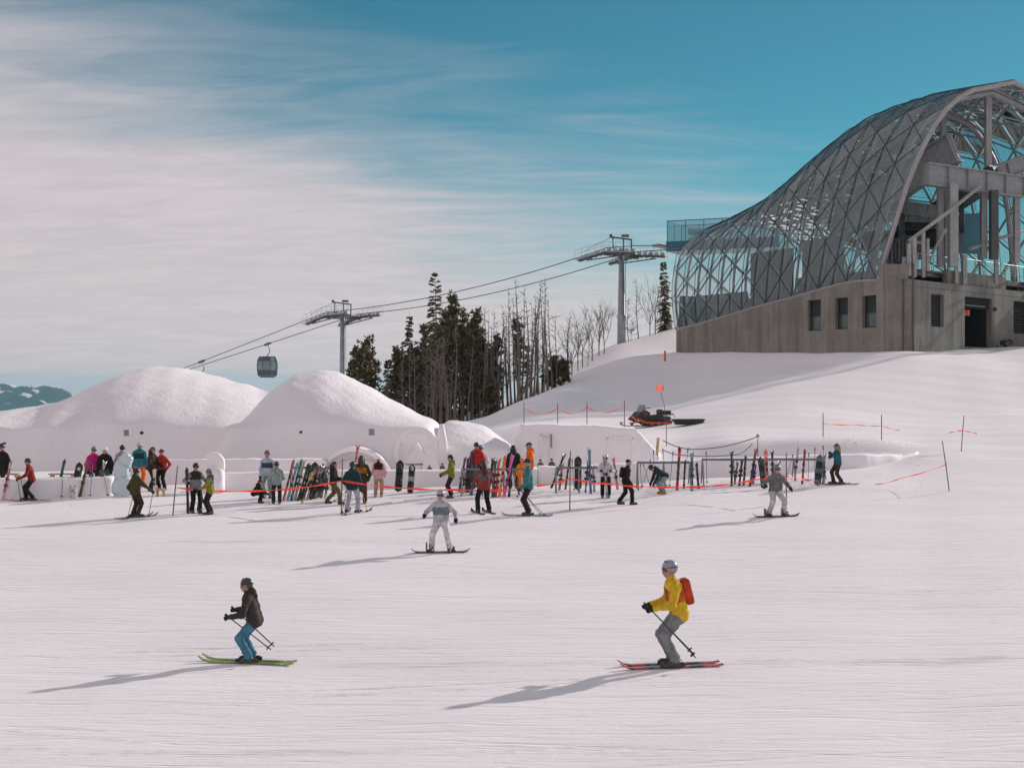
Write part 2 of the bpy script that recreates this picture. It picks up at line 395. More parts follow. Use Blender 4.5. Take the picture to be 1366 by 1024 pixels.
m1, b1 = mound('snow_mound', 'broad domed snow mound with a flat cut front, beside the blue mountains',
      [(-260, 585), (-150, 566), (-60, 557), (0, 549), (60, 541), (92, 535), (120, 523), (150, 506), (185, 492), (210, 489), (238, 490), (262, 495), (300, 506), (345, 519), (380, 532), (420, 552), (450, 575), (470, 606)], 68.0, 79, 94, 571, 1.0, 1, SNOW_PILED)
m2, b2 = mound('snow_mound', 'domed snow mound with an arched doorway and a round carved relief',
      [(292, 622), (306, 606), (318, 592), (330, 573), (345, 546), (358, 525), (372, 510), (395, 498), (425, 492), (450, 497), (480, 511), (520, 532), (550, 548), (575, 559), (588, 566), (594, 580), (598, 604)], 61.5, 67.5, 78, 570, 1.0, 2, SNOW_PILED)
m3, b3 = mound('snow_mound', 'low rounded snow bank sloping down beside the snow block wall',
      [(570, 604), (577, 585), (584, 566), (600, 561), (622, 563), (645, 569), (668, 584), (688, 599), (693, 612), (696, 630)], 60.9, 64.6, 76, 600, 1.0, 3, SNOW_PILED)

# arched doorway of the second mound
def arch_poly(cx, r_out, r_in, hbase, n=20):
    po = [(cx + r_out * math.cos(math.pi * k / n), hbase + r_out * math.sin(math.pi * k / n)) for k in range(n + 1)]
    pi_ = [(cx + r_in * math.cos(math.pi * k / n), hbase + r_in * math.sin(math.pi * k / n)) for k in range(n, -1, -1)]
    return po, pi_
AY = 59.7; AXc = PX(472, AY); r0 = 52 / FPX * AY; zb = 0.9
hb = ZY(597, AY) - r0 * 0.98
mb = MB(); po, pi_ = arch_poly(0, r0, r0 * 0.9, 0, 22)
for k in range(22):
    mb.prism([po[k], po[k + 1], pi_[21 - k], pi_[22 - k]], (AXc, AY, hb), (1, 0, 0), (0, 0, 0.98), (0, 2.3, 0))
for sx in (-1, 1): mb.box((AXc + sx * r0 * 0.95, AY + 1.15, (hb + zb) / 2 - 0.3), (r0 * 0.1, 2.3, hb - zb + 0.6))
mb.build('doorway_arch', SNOW_CARVED, m2, org=b2)
mb = MB(); fan = [(r0 * 0.91 * math.cos(math.pi * k / 22), r0 * 0.91 * math.sin(math.pi * k / 22)) for k in range(23)]
mb.prism([(-r0 * 0.91, zb - hb - 0.5)] + fan[::-1] + [(r0 * 0.91, zb - hb - 0.5)], (AXc, AY + 0.7, hb), (1, 0, 0), (0, 0, 0.98), (0, 0.5, 0))
mb.build('doorway_back_wall', SNOW_CARVED, m2, org=b2)
mb = MB(); dr = r0 * 0.52
ring = [(dr * 1.3 * math.cos(math.pi * k / 16), dr * 0.75 * math.sin(math.pi * k / 16)) for k in range(17)]
mb.prism([(-dr * 1.3, -1.2)] + ring[::-1] + [(dr * 1.3, -1.2)], (AXc + 0.1, AY + 0.56, hb + 0.45), (1, 0, 0), (0, 0, 1), (0, 0.2, 0))
mb.build('doorway_panel', SNOW_CARVED, m2, org=b2)
# round carved relief
RY = 61.45; rc = Vector((PX(557, RY), RY, ZY(607, RY))); rad = 31 / FPX * RY
mb = MB()
pts = [rc + Vector((rad * 0.9 * math.cos(a), -0.06, rad * 1.12 * math.sin(a))) for a in [math.pi * (-0.12 + 1.24 * k / 24) for k in range(25)]]
mb.tube(pts, [0.05] + [0.13] * 23 + [0.05], 8); mb.build('relief_ring', SNOW_CARVED, m2, org=b2, smooth=True)
for nm, poly in (('relief_peak', [(-0.55, -0.35), (0.0, 0.55), (0.2, 0.2), (0.62, -0.35)]), ('relief_band', [(-0.75, -0.62), (0.75, -0.62), (0.75, -0.42), (-0.75, -0.42)])):
    mb = MB(); mb.prism([(x * rad * 1.0, z * rad) for x, z in poly], rc + Vector((0, -0.10, 0)), (1, 0, 0), (0, 0, 1), (0, 0.3, 0)); mb.build(nm, SNOW_CARVED, m2, org=b2)
mb = MB(); mb.tube([P(589, 566, 61.5), P(591, 590, 61.3), P(590, 622, 61.25)], [0.12, 0.2, 0.22], 8); mb.build('snow_rib', SNOW_CARVED, m2, org=b2, smooth=True)
# small vents and lamp dots
def vent(par, org, px, y, Y, r):
    mb = MB(); c = P(px, y, Y); mb.lathe([(0, 0), (r, 0), (r, 0.2), (r * 0.7, 0.22), (0, 0.12)], 12, Matrix.Translation(c) @ Matrix.Rotation(math.radians(90), 4, 'X')); mb.build('vent_pipe', DARK, par, org=org)
vent(m1, b1, 190, 577, 67.9, 0.075); vent(m1, b1, 7, 591, 67.9, 0.05); vent(m2, b2, 402, 576, 61.4, 0.06)
for par, org, px, y, Y in ((m1, b1, 169, 577, 67.95), (m2, b2, 496, 576, 61.45)):
    mb = MB(); c = P(px, y, Y); mb.box(c, (0.26, 0.12, 0.3)); mb.build('vent_box', mat('grey_vent', (0.42, 0.42, 0.43), 0.6), par, org=org)
    mb = MB(); [mb.box(c + Vector((0, -0.07, dz)), (0.22, 0.02, 0.02)) for dz in (-0.09, -0.03, 0.03, 0.09)]; mb.build('vent_grille', mat('grey_vent_dark', (0.2, 0.2, 0.21), 0.6), par, org=org)

# cut snow walls
def snow_wall(label, path, thick, seed, mtl=None, cat='snow wall', taper=0.12):
    """path: list of (px, Y, top_y)"""
    rr = random.Random(seed); pts = []
    for (p0, Y0, t0), (p1, Y1, t1) in zip(path[:-1], path[1:]):
        n = max(2, int(abs(p1 - p0) / 5))
        for k in range(n): q = k / n; Y = Y0 + (Y1 - Y0) * q; px = p0 + (p1 - p0) * q; pts.append((PX(px, Y), Y, ZY(t0 + (t1 - t0) * q, Y)))
    p1, Y1, t1 = path[-1]; pts.append((PX(p1, Y1), Y1, ZY(t1, Y1)))
    mb = MB(); ph = [rr.uniform(0, 6.28) for _ in range(6)]; prof_n = 9
    for i, (X, Y, zt) in enumerate(pts):
        zg = gz(X, Y) - 0.5
        d = 0.03 * math.sin(X * 2.3 + ph[0]) + 0.02 * math.sin(X * 5.9 + ph[1]); e = 0.018 * math.sin(X * 0.83 + ph[2]) + 0.012 * math.sin(X * 3.7 + ph[3] + 2 * math.sin(X * 0.9)) + rr.uniform(-0.012, 0.012)
        h = zt + e
        prof = [(-thick / 2 - taper, zg), (-thick / 2 - taper * 0.4, zg + 0.6), (-thick / 2, h - 0.08), (-thick / 2 + 0.03, h - 0.025), (-thick / 2 + 0.1, h), (thick / 2 - 0.1, h + 0.02), (thick / 2 - 0.02, h - 0.04), (thick / 2 + 0.05, zg + 0.5), (thick / 2 + taper, zg)]
        for y, z in prof: mb.v.append(Vector((X, Y + y + d, z)))
    for i in range(len(pts) - 1):
        for j in range(prof_n - 1): a = i * prof_n + j; mb.face((a, a + prof_n, a + prof_n + 1, a + 1))
    mb.face(range(prof_n)); mb.face([(len(pts) - 1) * prof_n + j for j in range(prof_n)][::-1])
    c = pts[len(pts) // 2]; base = Vector((c[0], c[1], gz(c[0], c[1])))
    o = mb.build('snow_wall', mtl or SNOW_CARVED, None, org=base, smooth=True, loc=base)
    return tag(o, label, cat)
snow_wall('low cut snow wall with skis leaning on it left of the ice sculpture', [(-70, 51.3, 639), (20, 51.6, 638), (90, 52.4, 636.5), (152, 53.2, 635)], 0.55, 1)
snow_wall('long low snow wall in front of the arched doorway with two snowboards on it', [(296, 55.2, 630), (420, 55.6, 629), (560, 56.3, 627), (640, 57.0, 626), (716, 57.6, 624)], 0.6, 2)
snow_wall('higher snow ledge standing behind the two ice sculptures', [(188, 59.6, 613), (300, 59.4, 612), (436, 59.2, 613)], 0.7, 3)
snow_wall('long low snow wall behind the metal ski racks', [(716, 58.2, 622), (760, 58.3, 622), (850, 58.6, 617), (950, 59.0, 612), (1080, 59.6, 607.5), (1150, 60.6, 606), (1185, 61.9, 605), (1205, 62.8, 607), (1222, 63.6, 614)], 0.7, 4)
# tall block wall with carved door panels
wp = [(684, 64.3, 600), (689, 64.2, 576), (695, 64.0, 566), (720, 64.0, 565), (750, 64.0, 567), (790, 64.0, 567.5), (820, 64.0, 570), (846, 64.0, 571), (853, 64.1, 577), (866, 64.4, 592), (880, 64.8, 604)]
blk = snow_wall('tall cut snow block wall with two carved door outlines', wp, 1.6, 5, None, 'snow wall', 0.05)
def relief(par, rects, Y):
    org = par.location
    for (x0, x1, y0, y1) in rects:
        mb = MB(); a = P(x0, y1, Y); b = P(x1, y0, Y); w = 0.07
        for c, s in ((((a.x + b.x) / 2, Y, b.z), (b.x - a.x + w, 0.12, w)), ((a.x, Y, (a.z + b.z) / 2), (w, 0.12, b.z - a.z)), ((b.x, Y, (a.z + b.z) / 2), (w, 0.12, b.z - a.z))): mb.box(c, s)
        mb.build('carved_door_frame', SNOW_CARVED, par, org=org)
relief(blk, [(811, 844, 584, 628), (722, 735, 579, 625)], 63.15)
mb = MB(); mb.tube([P(735.5, 579, 63.05), P(735.5, 597, 63.05)], 0.035, 6); mb.build('door_handle', mat('grey_metal', (0.25, 0.27, 0.29), 0.4, 0.6), blk, org=blk.location)

# ice sculptures
def ice_mat():
    m = bpy.data.materials.new('clear_ice'); m.use_nodes = True; t = m.node_tree; b = t.nodes['Principled BSDF']
    b.inputs['Base Color'].default_value = (0.74, 0.82, 0.86, 1); b.inputs['Roughness'].default_value = 0.22; b.inputs['Transmission Weight'].default_value = 0.25; b.inputs['IOR'].default_value = 1.31
    co = N(t, 'ShaderNodeTexCoord'); n = N(t, 'ShaderNodeTexNoise'); L(t, co.outputs['Object'], n.inputs['Vector']); n.inputs['Scale'].default_value = 5; n.inputs['Detail'].default_value = 6
    bp = N(t, 'ShaderNodeBump'); bp.inputs['Strength'].default_value = 0.6; bp.inputs['Distance'].default_value = 0.12; L(t, n.outputs[0], bp.inputs['Height']); L(t, bp.outputs[0], b.inputs['Normal'])
    return m
ICE = ice_mat()
def blob(mb, c, r, sc, seed, amp=0.12, nu=20, nv=14):
    rr = random.Random(seed); ph = [rr.uniform(0, 6.28) for _ in range(6)]; b0 = len(mb.v); mb.ball((0, 0, 0), 1, (1, 1, 1), nu, nv)
    for i in range(b0, len(mb.v)):
        p = mb.v[i]; k = 1 + amp * (math.sin(4 * p.x + ph[0]) * math.sin(5 * p.z + ph[1]) + 0.6 * math.sin(9 * p.y + ph[2] + 5 * p.z))
        # squarish
        q = Vector([math.copysign(abs(x) ** 0.7, x) for x in p]) * k
        mb.v[i] = Vector(c) + Vector((q.x * sc[0], q.y * sc[1], q.z * sc[2])) * r
g = G(164, 52.6)
t = thing('ice_sculpture', 'translucent blue-white carved ice figure at the end of the low snow wall', 'ice sculpture', g)
mb = MB(); blob(mb, (0.02, 0, 0.32), 1, (0.40, 0.30, 0.45), 1, 0.09); mb.build('base', ICE, t, smooth=True)
mb = MB(); blob(mb, (-0.05, 0, 0.85), 1, (0.27, 0.24, 0.45), 2, 0.14); mb.build('torso', ICE, t, smooth=True)
mb = MB(); blob(mb, (0.10, 0, 1.28), 1, (0.24, 0.2, 0.26), 3, 0.16); mb.build('raised_shoulder', ICE, t, smooth=True)
g = G(282, 53.8)
t = thing('ice_sculpture', 'rough white snow block with a slanted top behind the two talking skiers', 'ice sculpture', g)
mb = MB(); blob(mb, (0.05, 0.2, 0.4), 1, (0.42, 0.34, 0.55), 5, 0.09); mb.build('base', SNOW_CARVED, t, smooth=True)
mb = MB(); mb.prism([(-0.62, 0.5), (0.28, 0.5), (0.42, 0.9), (0.40, 1.25), (0.22, 1.48), (-0.1, 1.52), (-0.35, 1.42), (-0.2, 1.2), (-0.3, 0.95)], (0, 0.3, 0), (1, 0, 0), (0, 0, 1), (0, 0.3, 0)); o = mb.build('upper_block', SNOW_CARVED, t); bv = o.modifiers.new('round', 'BEVEL'); bv.width = 0.07; bv.segments = 3

# wooden benches and stool behind the left wall
WOOD = mat('pale_wood', (0.48, 0.31, 0.16), 0.7, 0, 0.25, 6.0)
for px, lab in ((9, 'pale wooden bench behind the low wall beside the person in black'), (84, 'pale wooden bench behind the low wall near the magenta jacket')):
    c = G(px, 55.0); t = thing('bench', lab, 'bench', c, None)
    zt = ZY(632, 55) - c.z
    for k in range(3): MB().box((0, -0.16 + 0.16 * k, zt), (1.0, 0.13, 0.05)).build('plank', WOOD, t)
    for sx in (-0.4, 0.4):
        for sy in (-0.15, 0.15): MB().box((sx, sy, zt / 2 - 0.03), (0.07, 0.07, zt + 0.02)).build('leg', WOOD, t)
c = G(214, Yhit(214, 662)); t = thing('stool', 'small pale wooden crate stool below the person in red', 'stool', c)
MB().box((0, 0, 0.27), (0.28, 0.25, 0.04)).build('seat', WOOD, t)
for sx in (-0.11, 0.11):
    for sy in (-0.1, 0.1): MB().box((sx, sy, 0.125), (0.04, 0.04, 0.26)).build('leg', WOOD, t)

# ------------------------------------------------------------------ gondola station
def concrete_mat():
    m = bpy.data.materials.new('board_formed_concrete'); m.use_nodes = True; t = m.node_tree; b = t.nodes['Principled BSDF']; b.inputs['Roughness'].default_value = 0.85
    co = N(t, 'ShaderNodeTexCoord')
    def nz(scale, sv, d=5):
        mp = N(t, 'ShaderNodeMapping'); L(t, co.outputs['Object'], mp.inputs[0]); mp.inputs['Scale'].default_value = sv
        n = N(t, 'ShaderNodeTexNoise'); L(t, mp.outputs[0], n.inputs['Vector']); n.inputs['Scale'].default_value = scale; n.inputs['Detail'].default_value = d; n.inputs['Roughness'].default_value = 0.65; return n.outputs[0]
    stain = nz(1.0, (0.9, 0.9, 0.12)); fine = nz(4.0, (1, 1, 1)); blot = nz(0.25, (1, 1, 1.6))
    f = mathn(t, 'ADD', mathn(t, 'MULTIPLY', stain, 0.6), mathn(t, 'ADD', mathn(t, 'MULTIPLY', fine, 0.25), mathn(t, 'MULTIPLY', blot, 0.4)))
    c = mixc(t, maprange(t, f, 0.46, 0.80), (0.165, 0.150, 0.128), (0.30, 0.276, 0.238)); L(t, c, b.inputs['Base Color'])
    w = N(t, 'ShaderNodeTexWave', wave_type='BANDS', bands_direction='Z'); L(t, co.outputs['Object'], w.inputs['Vector']); w.inputs['Scale'].default_value = 0.31; w.inputs['Distortion'].default_value = 0.1
    g = maprange(t, w.outputs['Fac'], 0.985, 1.0)
    h = mathn(t, 'SUBTRACT', mathn(t, 'MULTIPLY', fine, 0.02), mathn(t, 'MULTIPLY', g, 0.03))
    bp = N(t, 'ShaderNodeBump'); bp.inputs['Strength'].default_value = 0.7; L(t, h, bp.inputs['Height']); L(t, bp.outputs[0], b.inputs['Normal'])
    return m
CONC = concrete_mat()
STEEL = mat('grey_steel', (0.32, 0.315, 0.31), 0.5, 0.15, 0.12, 3.0)
STEEL_PALE = mat('pale_steel', (0.36, 0.345, 0.335), 0.5, 0.15, 0.10, 3.0)
STEEL_DARK = mat('dark_steel', (0.085, 0.08, 0.075), 0.5, 0.3, 0.15, 3.0)
MULL = mat('mullion', (0.045, 0.05, 0.05), 0.45, 0.3)
def glass_mat(name, tintc, diff, dcol, refl=0.10):
    m = bpy.data.materials.new(name); m.use_nodes = True; t = m.node_tree; t.nodes.clear()
    tr = N(t, 'ShaderNodeBsdfTransparent'); tr.inputs[0].default_value = (*tintc, 1)
    gl = N(t, 'ShaderNodeBsdfGlossy'); gl.inputs[0].default_value = (0.9, 0.95, 0.95, 1); gl.inputs['Roughness'].default_value = 0.03
    df = N(t, 'ShaderNodeBsdfDiffuse'); df.inputs[0].default_value = (*dcol, 1)
    m1_ = N(t, 'ShaderNodeMixShader'); m1_.inputs[0].default_value = diff; L(t, tr.outputs[0], m1_.inputs[1]); L(t, df.outputs[0], m1_.inputs[2])
    fr = N(t, 'ShaderNodeFresnel'); fr.inputs[0].default_value = 1.5
    m2_ = N(t, 'ShaderNodeMixShader'); L(t, mathn(t, 'ADD', fr.outputs[0], refl), m2_.inputs[0]); L(t, m1_.outputs[0], m2_.inputs[1]); L(t, gl.outputs[0], m2_.inputs[2])
    o = N(t, 'ShaderNodeOutputMaterial'); L(t, m2_.outputs[0], o.inputs[0]); return m
GLASS = glass_mat('shell_glass', (0.76, 0.88, 0.90), 0.18, (0.27, 0.345, 0.355), 0.03)
GLASS_BOX = glass_mat('deck_glass', (0.45, 0.68, 0.72), 0.10, (0.10, 0.28, 0.32), 0.12)
WGLASS = mat('window_glass', (0.07, 0.10, 0.095), 0.08, 0.0, 0.0, 1, 0, 0.7)  # green-grey reflection of the lower panes is put into the base colour
FRAME = mat('dark_frame', (0.03, 0.028, 0.025), 0.5)
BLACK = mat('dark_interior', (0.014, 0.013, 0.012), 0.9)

T2 = Vector((PX(902, 145), 145)); C2 = Vector((PX(1212, 115), 115)); R2 = Vector((PX(1366, 131), 131))
dA = (C2 - T2).normalized(); LA = (C2 - T2).length; nA = Vector((dA.y, -dA.x))          # left face, outward normal towards the camera
dB = (R2 - C2).normalized(); nB = Vector((dB.y, -dB.x)); LB = (R2 - C2).length * 1.75
pA = -nA                                                                                # across the hall
def u_of(px, O, d): k = (px - CX) / FPX; return (k * O.y - O.x) / (d.x - k * d.y)
def pt(O, d, u): return O + d * u
def zAt(px, y, O, d): Y = pt(O, d, u_of(px, O, d)).y; return ZY(y, Y)
station = thing('gondola_station', 'concrete gondola station under a curved triangulated glass shell', 'building', (C2.x, C2.y, 7.0))
SO = Vector((C2.x, C2.y, 7.0))
topA_px = [(902, 440), (940, 430), (1000, 412), (1060, 396), (1110, 382), (1138, 375.5), (1171, 374.5)]
def topA(u):
    Y = T2.y + dA.y * u; X = T2.x + dA.x * u; px = X / Y * FPX + CX
    return ZY(interp(topA_px, px) if px < 1171.6 else 352, Y)
def topB(u): return ZY(372, 115) + 0.0 * u
def wall_open(name, O, d, n, us, topf, zb, opens, mtl, depth=0.45, split=None):
    mb = MB()
    brk = sorted(set([round(x, 4) for x in us] + [round(o[i], 4) for o in opens for i in (0, 1)]))
    p3 = lambda u, z, off=0.0: Vector((O.x + d.x * u - n.x * off, O.y + d.y * u - n.y * off, z))
    for ua, ub in zip(brk[:-1], brk[1:]):
        e = 1e-3; ta, tb = topf(ua + e), topf(ub - e)
        ops = sorted([o for o in opens if o[0] <= ua + 1e-3 and o[1] >= ub - 1e-3], key=lambda o: o[2])
        z = zb
        for o in ops:
            mb.poly([p3(ua, z), p3(ub, z), p3(ub, o[2]), p3(ua, o[2])]); z = o[3]
        mb.poly([p3(ua, z), p3(ub, z), p3(ub, tb), p3(ua, ta)])
        mb.poly([p3(ua, ta), p3(ub, tb), p3(ub, tb, 0.6), p3(ua, ta, 0.6)])
        mb.poly([p3(ub, zb, 0.6), p3(ua, zb, 0.6), p3(ua, ta, 0.6), p3(ub, tb, 0.6)]) if not ops else None
    for u0, u1, z0, z1, dep in opens:
        a, b, c, e_ = (u0, z0), (u1, z0), (u1, z1), (u0, z1)
        for (s, q) in ((a, b), (b, c), (c, e_), (e_, a)): mb.poly([p3(s[0], s[1]), p3(q[0], q[1]), p3(q[0], q[1], dep), p3(s[0], s[1], dep)])
    return mb.build(name, mtl, station, org=SO), p3
winA = []
for x0, x1, y0, y1 in ((1077, 1095, 400, 441), (1114, 1131, 397, 439), (1150, 1169, 394, 437)):
    ua, ub = u_of(x0, T2, dA), u_of(x1, T2, dA); winA.append((ua, ub, zAt((x0 + x1) / 2, y1, T2, dA), zAt((x0 + x1) / 2, y0, T2, dA), 0.45))
winB = []
for x0, x1, y0, y1, dep in ((1242, 1259, 392.5, 436, 0.45), (1287, 1323, 397, 463, 4.0), (1352, 1372, 402, 445, 0.45), (1400, 1422, 405, 447, 0.45)):
    ua, ub = u_of(x0, C2, dB), u_of(x1, C2, dB); winB.append((ua, ub, zAt((x0 + x1) / 2, y1, C2, dB), zAt((x0 + x1) / 2, y0, C2, dB), dep))
u_step = u_of(1171.6, T2, dA)
wallA, pA3 = wall_open('concrete_wall', T2, dA, nA, [LA * k / 26 for k in range(27)] + [u_step - 0.02, u_step + 0.02], topA, 4.0, winA, CONC)
wallB, pB3 = wall_open('concrete_wall', C2, dB, nB, [LB * k / 16 for k in range(17)], topB, 4.0, winB, CONC)
# coping strip under the glass
mb = MB(); mb.tube([pA3(u, topA(u) + 0.06, 0.05) for u in [u_step * k / 24 for k in range(25)]], 0.14, 6); mb.build('coping', STEEL_PALE, wallA, org=SO)
def window(p3, w, louver, par):
    u0, u1, z0, z1, dep = w; d = 0.32; fw = 0.1
    f = MB()
    for (a, b, c, e) in ((u0, u0 + fw, z0, z1), (u1 - fw, u1, z0, z1), (u0 + fw, u1 - fw, z0, z0 + fw), (u0 + fw, u1 - fw, z1 - fw, z1)):
        q = [p3(a, c, d), p3(b, c, d), p3(b, e, d), p3(a, e, d)]; q2 = [p3(a, c, d + 0.12), p3(b, c, d + 0.12), p3(b, e, d + 0.12), p3(a, e, d + 0.12)]
        k = len(f.v); f.v += q + q2; [f.face([k + i for i in x]) for x in ((0,1,2,3),(4,7,6,5),(0,4,5,1),(1,5,6,2),(2,6,7,3),(3,7,4,0))]
    win = f.build('window', FRAME, par, org=SO)
    mid = z0 + (z1 - z0) * 0.48
    if not louver:
        m = MB(); m.poly([p3(u0, z0, d + 0.08), p3(u1, z0, d + 0.08), p3(u1, mid, d + 0.08), p3(u0, mid, d + 0.08)]); m.build('pane', WGLASS, win, org=SO)
        m = MB(); m.poly([p3(u0, mid, d + 0.09), p3(u1, mid, d + 0.09), p3(u1, z1, d + 0.09), p3(u0, z1, d + 0.09)]); m.build('upper_panel', mat('blind', (0.028, 0.026, 0.022), 0.6), win, org=SO)
        m = MB(); a, b = p3(u0, mid, d), p3(u1, mid, d); m.beam(a, b, 0.08, 0.08); m.build('transom', FRAME, win, org=SO)
    else:
        m = MB(); m.poly([p3(u0, z0, d + 0.12), p3(u1, z0, d + 0.12), p3(u1, z1, d + 0.12), p3(u0, z1, d + 0.12)]); m.build('backing', BLACK, win, org=SO)
        n = 12
        for k in range(n):
            z = z0 + 0.12 + (z1 - z0 - 0.24) * (k + 0.5) / n; m = MB()
            m.poly([p3(u0 + fw, z - 0.07, d + 0.01), p3(u1 - fw, z - 0.07, d + 0.01), p3(u1 - fw, z + 0.07, d + 0.09), p3(u0 + fw, z + 0.07, d + 0.09)]); m.build('slat', mat('louvre', (0.06, 0.055, 0.05), 0.5), win, org=SO)
for w in winA: window(pA3, w, False, wallA)
for w in (winB[0], winB[2], winB[3]): window(pB3, w, True, wallB)
# garage doorway: open dark bay
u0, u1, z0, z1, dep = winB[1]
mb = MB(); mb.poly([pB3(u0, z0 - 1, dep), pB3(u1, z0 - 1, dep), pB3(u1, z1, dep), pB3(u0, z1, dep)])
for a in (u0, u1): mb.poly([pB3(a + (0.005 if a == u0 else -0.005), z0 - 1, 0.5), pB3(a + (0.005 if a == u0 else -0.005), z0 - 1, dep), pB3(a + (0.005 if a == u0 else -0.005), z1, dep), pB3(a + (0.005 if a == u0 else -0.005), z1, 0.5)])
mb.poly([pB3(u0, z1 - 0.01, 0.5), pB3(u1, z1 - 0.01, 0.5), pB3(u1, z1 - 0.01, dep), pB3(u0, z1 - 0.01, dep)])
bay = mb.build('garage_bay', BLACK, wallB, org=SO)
mb = MB(); mb.beam(pB3(u0, z1 - 0.5, 0.4), pB3(u1, z1 - 0.5, 0.4), 0.3, 0.9); mb.build('roll_up_door', BLACK, wallB, org=SO)
mb = MB(); mb.beam(pB3(u0 + 0.5, z1 - 0.72, 0.2), pB3(u1 - 0.9, z1 - 0.72, 0.2), 0.06, 0.06); mb.build('door_rail', STEEL_PALE, wallB, org=SO)
ORANGE = mat('orange_vinyl', (0.85, 0.13, 0.03), 0.5, 0, 0.1)
for k, du in enumerate((0.9, 1.6)):
    mb = MB(); mb.beam(pB3(u0 + du, z1 - 1.1, 0.46), pB3(u0 + du, z1 - 1.6, 0.46), 0.28, 0.05); mb.build('orange_marker', ORANGE, wallB, org=SO)
mb = MB(); mb.box(pB3(u1 + 0.4, z1 - 0.9, -0.12), (0.25, 0.25, 0.3)); mb.build('wall_lamp', FRAME, wallB, org=SO)

# formwork joints standing as fine lines on the concrete
JOINT = mat('form_joint', (0.085, 0.077, 0.066), 0.9)
for k in range(1, 12):
    u = LA * k / 12
    if any(w[0] - 0.15 < u < w[1] + 0.15 for w in winA): continue
    MB().beam(pA3(u, 5.0, -0.002), pA3(u, topA(u) - 0.1, -0.002), 0.035, 0.008, up=Vector((nA.x, nA.y, 0))).build('form_joint', JOINT, wallA, org=SO)
for k in range(1, 8):
    u = 3.1 * k
    if any(w[0] - 0.15 < u < w[1] + 0.15 for w in winB) or u > LB: continue
    MB().beam(pB3(u, 5.0, -0.002), pB3(u, topB(u) - 0.05, -0.002), 0.035, 0.008, up=Vector((nB.x, nB.y, 0))).build('form_joint', JOINT, wallB, org=SO)
MB().beam(pB3(0.1, topB(0) - 0.55, -0.003), pB3(LB - 0.1, topB(0) - 0.55, -0.003), 0.008, 0.04).build('form_joint', JOINT, wallB, org=SO)

# glass shell: sections along the hall, triangular lattice
apex_sil = [(960, 312), (985, 301), (1010, 291), (1050, 272), (1090, 250), (1120, 225), (1150, 197), (1180, 170), (1210, 147), (1250, 131), (1290, 118.5), (1352, 108), (1400, 108)]
uF = u_of(1170, T2, dA)
F3 = Vector((*pt(T2, dA, uF), zAt(1170, 375, T2, dA)))
# half section polylines (r/R, h/H): tail and mouth
sec0 = [(0, 0), (-0.045, 0.22), (-0.04, 0.45), (0.02, 0.66), (0.16, 0.80), (0.45, 0.92), (0.75, 0.98), (1, 1)]
sec1 = None
Rm, tm = 12.9, 2.5
def mouth_profile():
    out = []
    H = ZY(108, 122) - F3.z
    for px, y in ((1170, 375), (1178, 347), (1186, 320), (1195, 290), (1208, 248), (1225, 205), (1243, 170), (1265, 140), (1290, 120), (1352, 108)):
        k = (px - CX) / FPX; q = (CY - y) / FPX; r = h = 0.0
        for _ in range(40):   # solve for (r, h) in the leaning mouth plane
            t_ = tm * h / H
            # x = k*Y
            Y = F3.y + pA.y * r + dA.y * t_
            r = (k * (F3.y + dA.y * t_) - F3.x - dA.x * t_) / (pA.x - k * pA.y)
            h = CAMZ + q * Y - F3.z
        out.append((r / Rm, h / H))
    return out
sec1 = mouth_profile()
def resample(poly, v):
    pts = np.array(poly); L_ = np.concatenate([[0], np.cumsum(np.hypot(*np.diff(pts, axis=0).T))]); L_ /= L_[-1]
    return np.interp(v, L_, pts[:, 0]), np.interp(v, L_, pts[:, 1])
def shell(s, v):
    """s 0 tail .. 1 mouth, v 0 near foot .. 1 far foot"""
    u = uF * s; f = pt(T2, dA, u); zf = topA(min(u, u_step - 0.1)) + 0.12; R = 9.0 + (Rm - 9.0) * s ** 0.8
    ax = f + pA * R; tl = tm * s ** 3
    ax2 = ax + dA * tl; px = ax2.x / ax2.y * FPX + CX; za = ZY(interp(apex_sil, px), ax2.y); H = za - zf
    vv = v * 2 if v <= 0.5 else (1 - v) * 2
    r0_, h0_ = resample(sec0, vv); r1_, h1_ = resample(sec1, vv); w = min(1, s ** 0.8)
    r = float(r0_ + (r1_ - r0_) * w) * R; h = float(h0_ + (h1_ - h0_) * w)
    if v > 0.5: r = 2 * R - r
    lean = dA * (tl * h)
    return Vector((f.x + pA.x * r + lean.x, f.y + pA.y * r + lean.y, zf + h * H))
NS, NV = 16, 26
node = {}
for i in range(NS + 1):
    for j in range(NV + 1):
        node[i, j] = shell(i / NS, j / NV)
def axis_pt(s): u = uF * s; f = pt(T2, dA, u); R = 9.0 + (Rm - 9.0) * s ** 0.8; q = f + pA * R; return Vector((q.x, q.y, 12.0))
def inward(i, j): return (axis_pt(i / NS) - node[i, j]).normalized()
gs = bpy.data.objects.new('glass_shell', None); COL.objects.link(gs); gs.parent = station; gs.empty_display_size = 0.2
tris = []
for i in range(NS + 1):
    for j in range(NV + 1):
        if (i + j) % 2: continue
        if i < NS:
            if j + 1 <= NV and j - 1 >= 0: tris.append(((i, j), (i + 1, j - 1), (i + 1, j + 1)))
            if j + 2 <= NV: tris.append(((i, j), (i + 1, j + 1), (i, j + 2)))
            if j == 0: tris.append(((i, 0), (i + 1, 0), (i + 1, 1)))
            if j == 1 : tris.append(((i, 1), (i, 0), (i + 1, 0)))
            if j == NV: tris.append(((i, NV), (i + 1, NV - 1), (i + 1, NV)))
            if j == NV - 1: tris.append(((i, NV - 1), (i + 1, NV), (i, NV)))
rest = MB(); npane = 0
